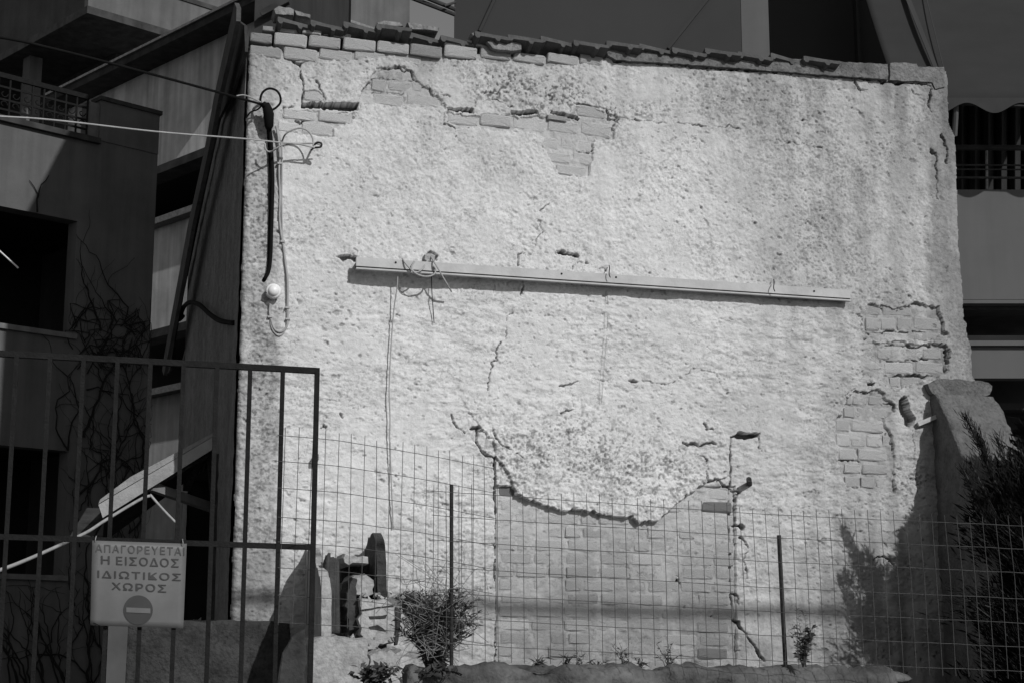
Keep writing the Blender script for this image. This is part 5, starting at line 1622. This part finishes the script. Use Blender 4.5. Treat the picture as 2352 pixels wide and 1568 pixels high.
for k, (u0, v0, u1, v1, r_) in enumerate(((935, -8, 1045, 34, .028), (975, -6, 1045, 22, .028), (1020, 14, 1046, 6, .016))):
    MB().tube([at_y(u0, v0, 18.8), at_y(u1, v1, 18.95)], r_, 8).build('awning_arm', M_slab, ap)
# block left of it, unseen top and depth shaped to shade the dark house
lbk = empty('stair_tower', Vector((-2.2, 17, 0)), 'grey stair tower seen just above the broken roof tiles, its unseen top shaped to cast shade', 'building')
xa, xb = -2.59, at_y(806, 40, 21.5).x
pr = [(15.5, 0), (21.5, 0), (21.5, 15.2), (19.6, 15.2), (17.25, 13.05), (15.5, 11.5)]
MB().prism([Vector((xb, y, z)) for y, z in pr], Vector((xa - xb, 0, 0))).build('wall', M_houseC, lbk)
MB().bar(at_y(600, 34, 15.42), at_y(661, 2, 15.42), .06, .08, Vector((0, 0, 1))).build('sloping_beam', M_slab, lbk)

# right building with balconies
ry = 15.5
rbd = empty('balcony_building', at_y(2300, 1500, ry), 'grey balconied apartment front beyond the right corner', 'building')
rbd.location.z = 0
def hbox(name, u0, u1, v0, v1, y0, y1, m, par=rbd):
    a_, b_ = at_y(u0, v0, y0), at_y(u1, v0, y0); c_ = at_y(u0, v1, y0)
    return MB().box8(Vector((a_.x, y0, c_.z)), Vector((b_.x, y0, c_.z)), Vector((b_.x, y1, c_.z)), Vector((a_.x, y1, c_.z)), Vector((0, 0, a_.z - c_.z))).build(name, m, par)
hbox('parapet', 2120, 2520, 436, 688, 15.5, 15.65, M_apart2)
hbox('parapet_lip', 2120, 2520, 689, 697, 15.46, 16.9, M_apart2)
hbox('balcony_slab', 2120, 2520, 698, 712, 15.6, 16.9, M_slab)
hbox('recess_wall', 2080, 2520, 698, 800, 17.2, 17.4, M_curt)
hbox('recess_wall', 2080, 2520, 120, 470, 17.2, 17.4, M_curt)
hbox('parapet', 2120, 2520, 796, 868, 15.4, 15.55, M_apart2)
hbox('parapet_lip', 2120, 2520, 782, 793, 15.35, 16.9, M_apart2)
hbox('recess_wall', 2080, 2520, 850, 1600, 16.6, 16.8, M_curt)
hbox('ledge', 2120, 2520, 925, 940, 16.3, 16.55, M_houseC)
mb = MB()
arch = [(2262, 868), (2285, 873), (2320, 867), (2350, 869), (2420, 868), (2420, 866), (2262, 866)]
# curtain folds
mb = MB()
uu_ = np.linspace(2150, 2480, 120)
for v in (240, 470):
    for i, u in enumerate(uu_):
        mb.v.append(at_y(u, v, 16.9 + .05 * math.sin(i * .55) + .02 * math.sin(i * 1.7)))
for i in range(119):
    mb.f.append((i, i + 1, 121 + i, 120 + i))
mb.build('curtain', mat('brown_curtain', 0.022, var=.3, scale=3), rbd, smooth=True)
for v, r_ in ((339, .030), (379, .010), (389, .008), (408, .013)):
    MB().tube([at_y(2120, v, 15.55), at_y(2520, v + 2, 15.55)], r_, 8).build('railing_bar', M_slab, rbd)
for u in (2160, 2266, 2404):
    MB().tube([at_y(u + 1, 436, 15.56), at_y(u, 339, 15.56)], .014, 8).build('railing_post', M_sill, rbd)
# awning
aw = empty('canvas_awning', at_y(2300, 240, 14.6), 'large grey canvas awning with a scalloped valance', 'awning')
TLp, TRp = at_y(1972, -60, 17.1), at_y(2560, -60, 17.1)
BLp, BRp = at_y(2066, 222, 14.7), at_y(2560, 246, 14.7)
BLp.z = BRp.z = at_y(2200, 226, 14.7).z
mb = MB()
nxa, nya = 40, 10
for j in range(nya + 1):
    for i in range(nxa + 1):
        a_ = TLp.lerp(TRp, i / nxa); b_ = BLp.lerp(BRp, i / nxa)
        q = a_.lerp(b_, j / nya)
        q.z -= .06 * math.sin(math.pi * j / nya)
        mb.v.append(q)
for j in range(nya):
    for i in range(nxa):
        k = j * (nxa + 1) + i
        mb.f.append((k, k + nxa + 1, k + nxa + 2, k + 1))
cn = mb.build('canvas', M_awn, aw, smooth=True)
md = cn.modifiers.new('thickness', 'SOLIDIFY'); md.thickness = 0.012
mb = MB()
for i in range(121):
    q = BLp.lerp(BRp, i / 120)
    u_, v_ = project(q)
    w_ = .10 + .05 * math.cos((u_ - 2282) / 125 * 2 * math.pi)
    mb.v += [q + Vector((0, -.01, 0)), q + Vector((0, -.012, -w_))]
for i in range(120):
    mb.f.append((2 * i, 2 * i + 1, 2 * i + 3, 2 * i + 2))
vl = mb.build('valance', mat('valance_canvas', 0.035, var=.15), aw)
md = vl.modifiers.new('thickness', 'SOLIDIFY'); md.thickness = 0.008
def on_awn(u, v):
    n_ = (TRp - TLp).cross(BLp - TLp).normalized()
    return on_plane(u, v, TLp + n_ * (.02 if n_.z > 0 else -.02), n_)
MB().prism([on_awn(2074, -15), on_awn(2086, -15), on_awn(2160, 172), on_awn(2150, 172)], Vector((0, 0, .012))).build('strap', M_apart, aw)
MB().prism([on_awn(2124, -15), on_awn(2126, -15), on_awn(2172, 172), on_awn(2170, 172)], Vector((0, 0, .012))).build('seam', M_apart, aw)
MB().tube([at_y(2196, 232, 14.75), at_y(2195, 262, 14.8), at_y(2192, 312, 14.9)], .028, 8).build('arm', M_apart2, aw)
MB().bar(at_y(2050, 228, 14.73), at_y(2560, 250, 14.73), .05, .05, Vector((0, 0, 1))).build('front_bar', M_slab, aw)
print('bricks', nb, 'wall quads', len(quads))
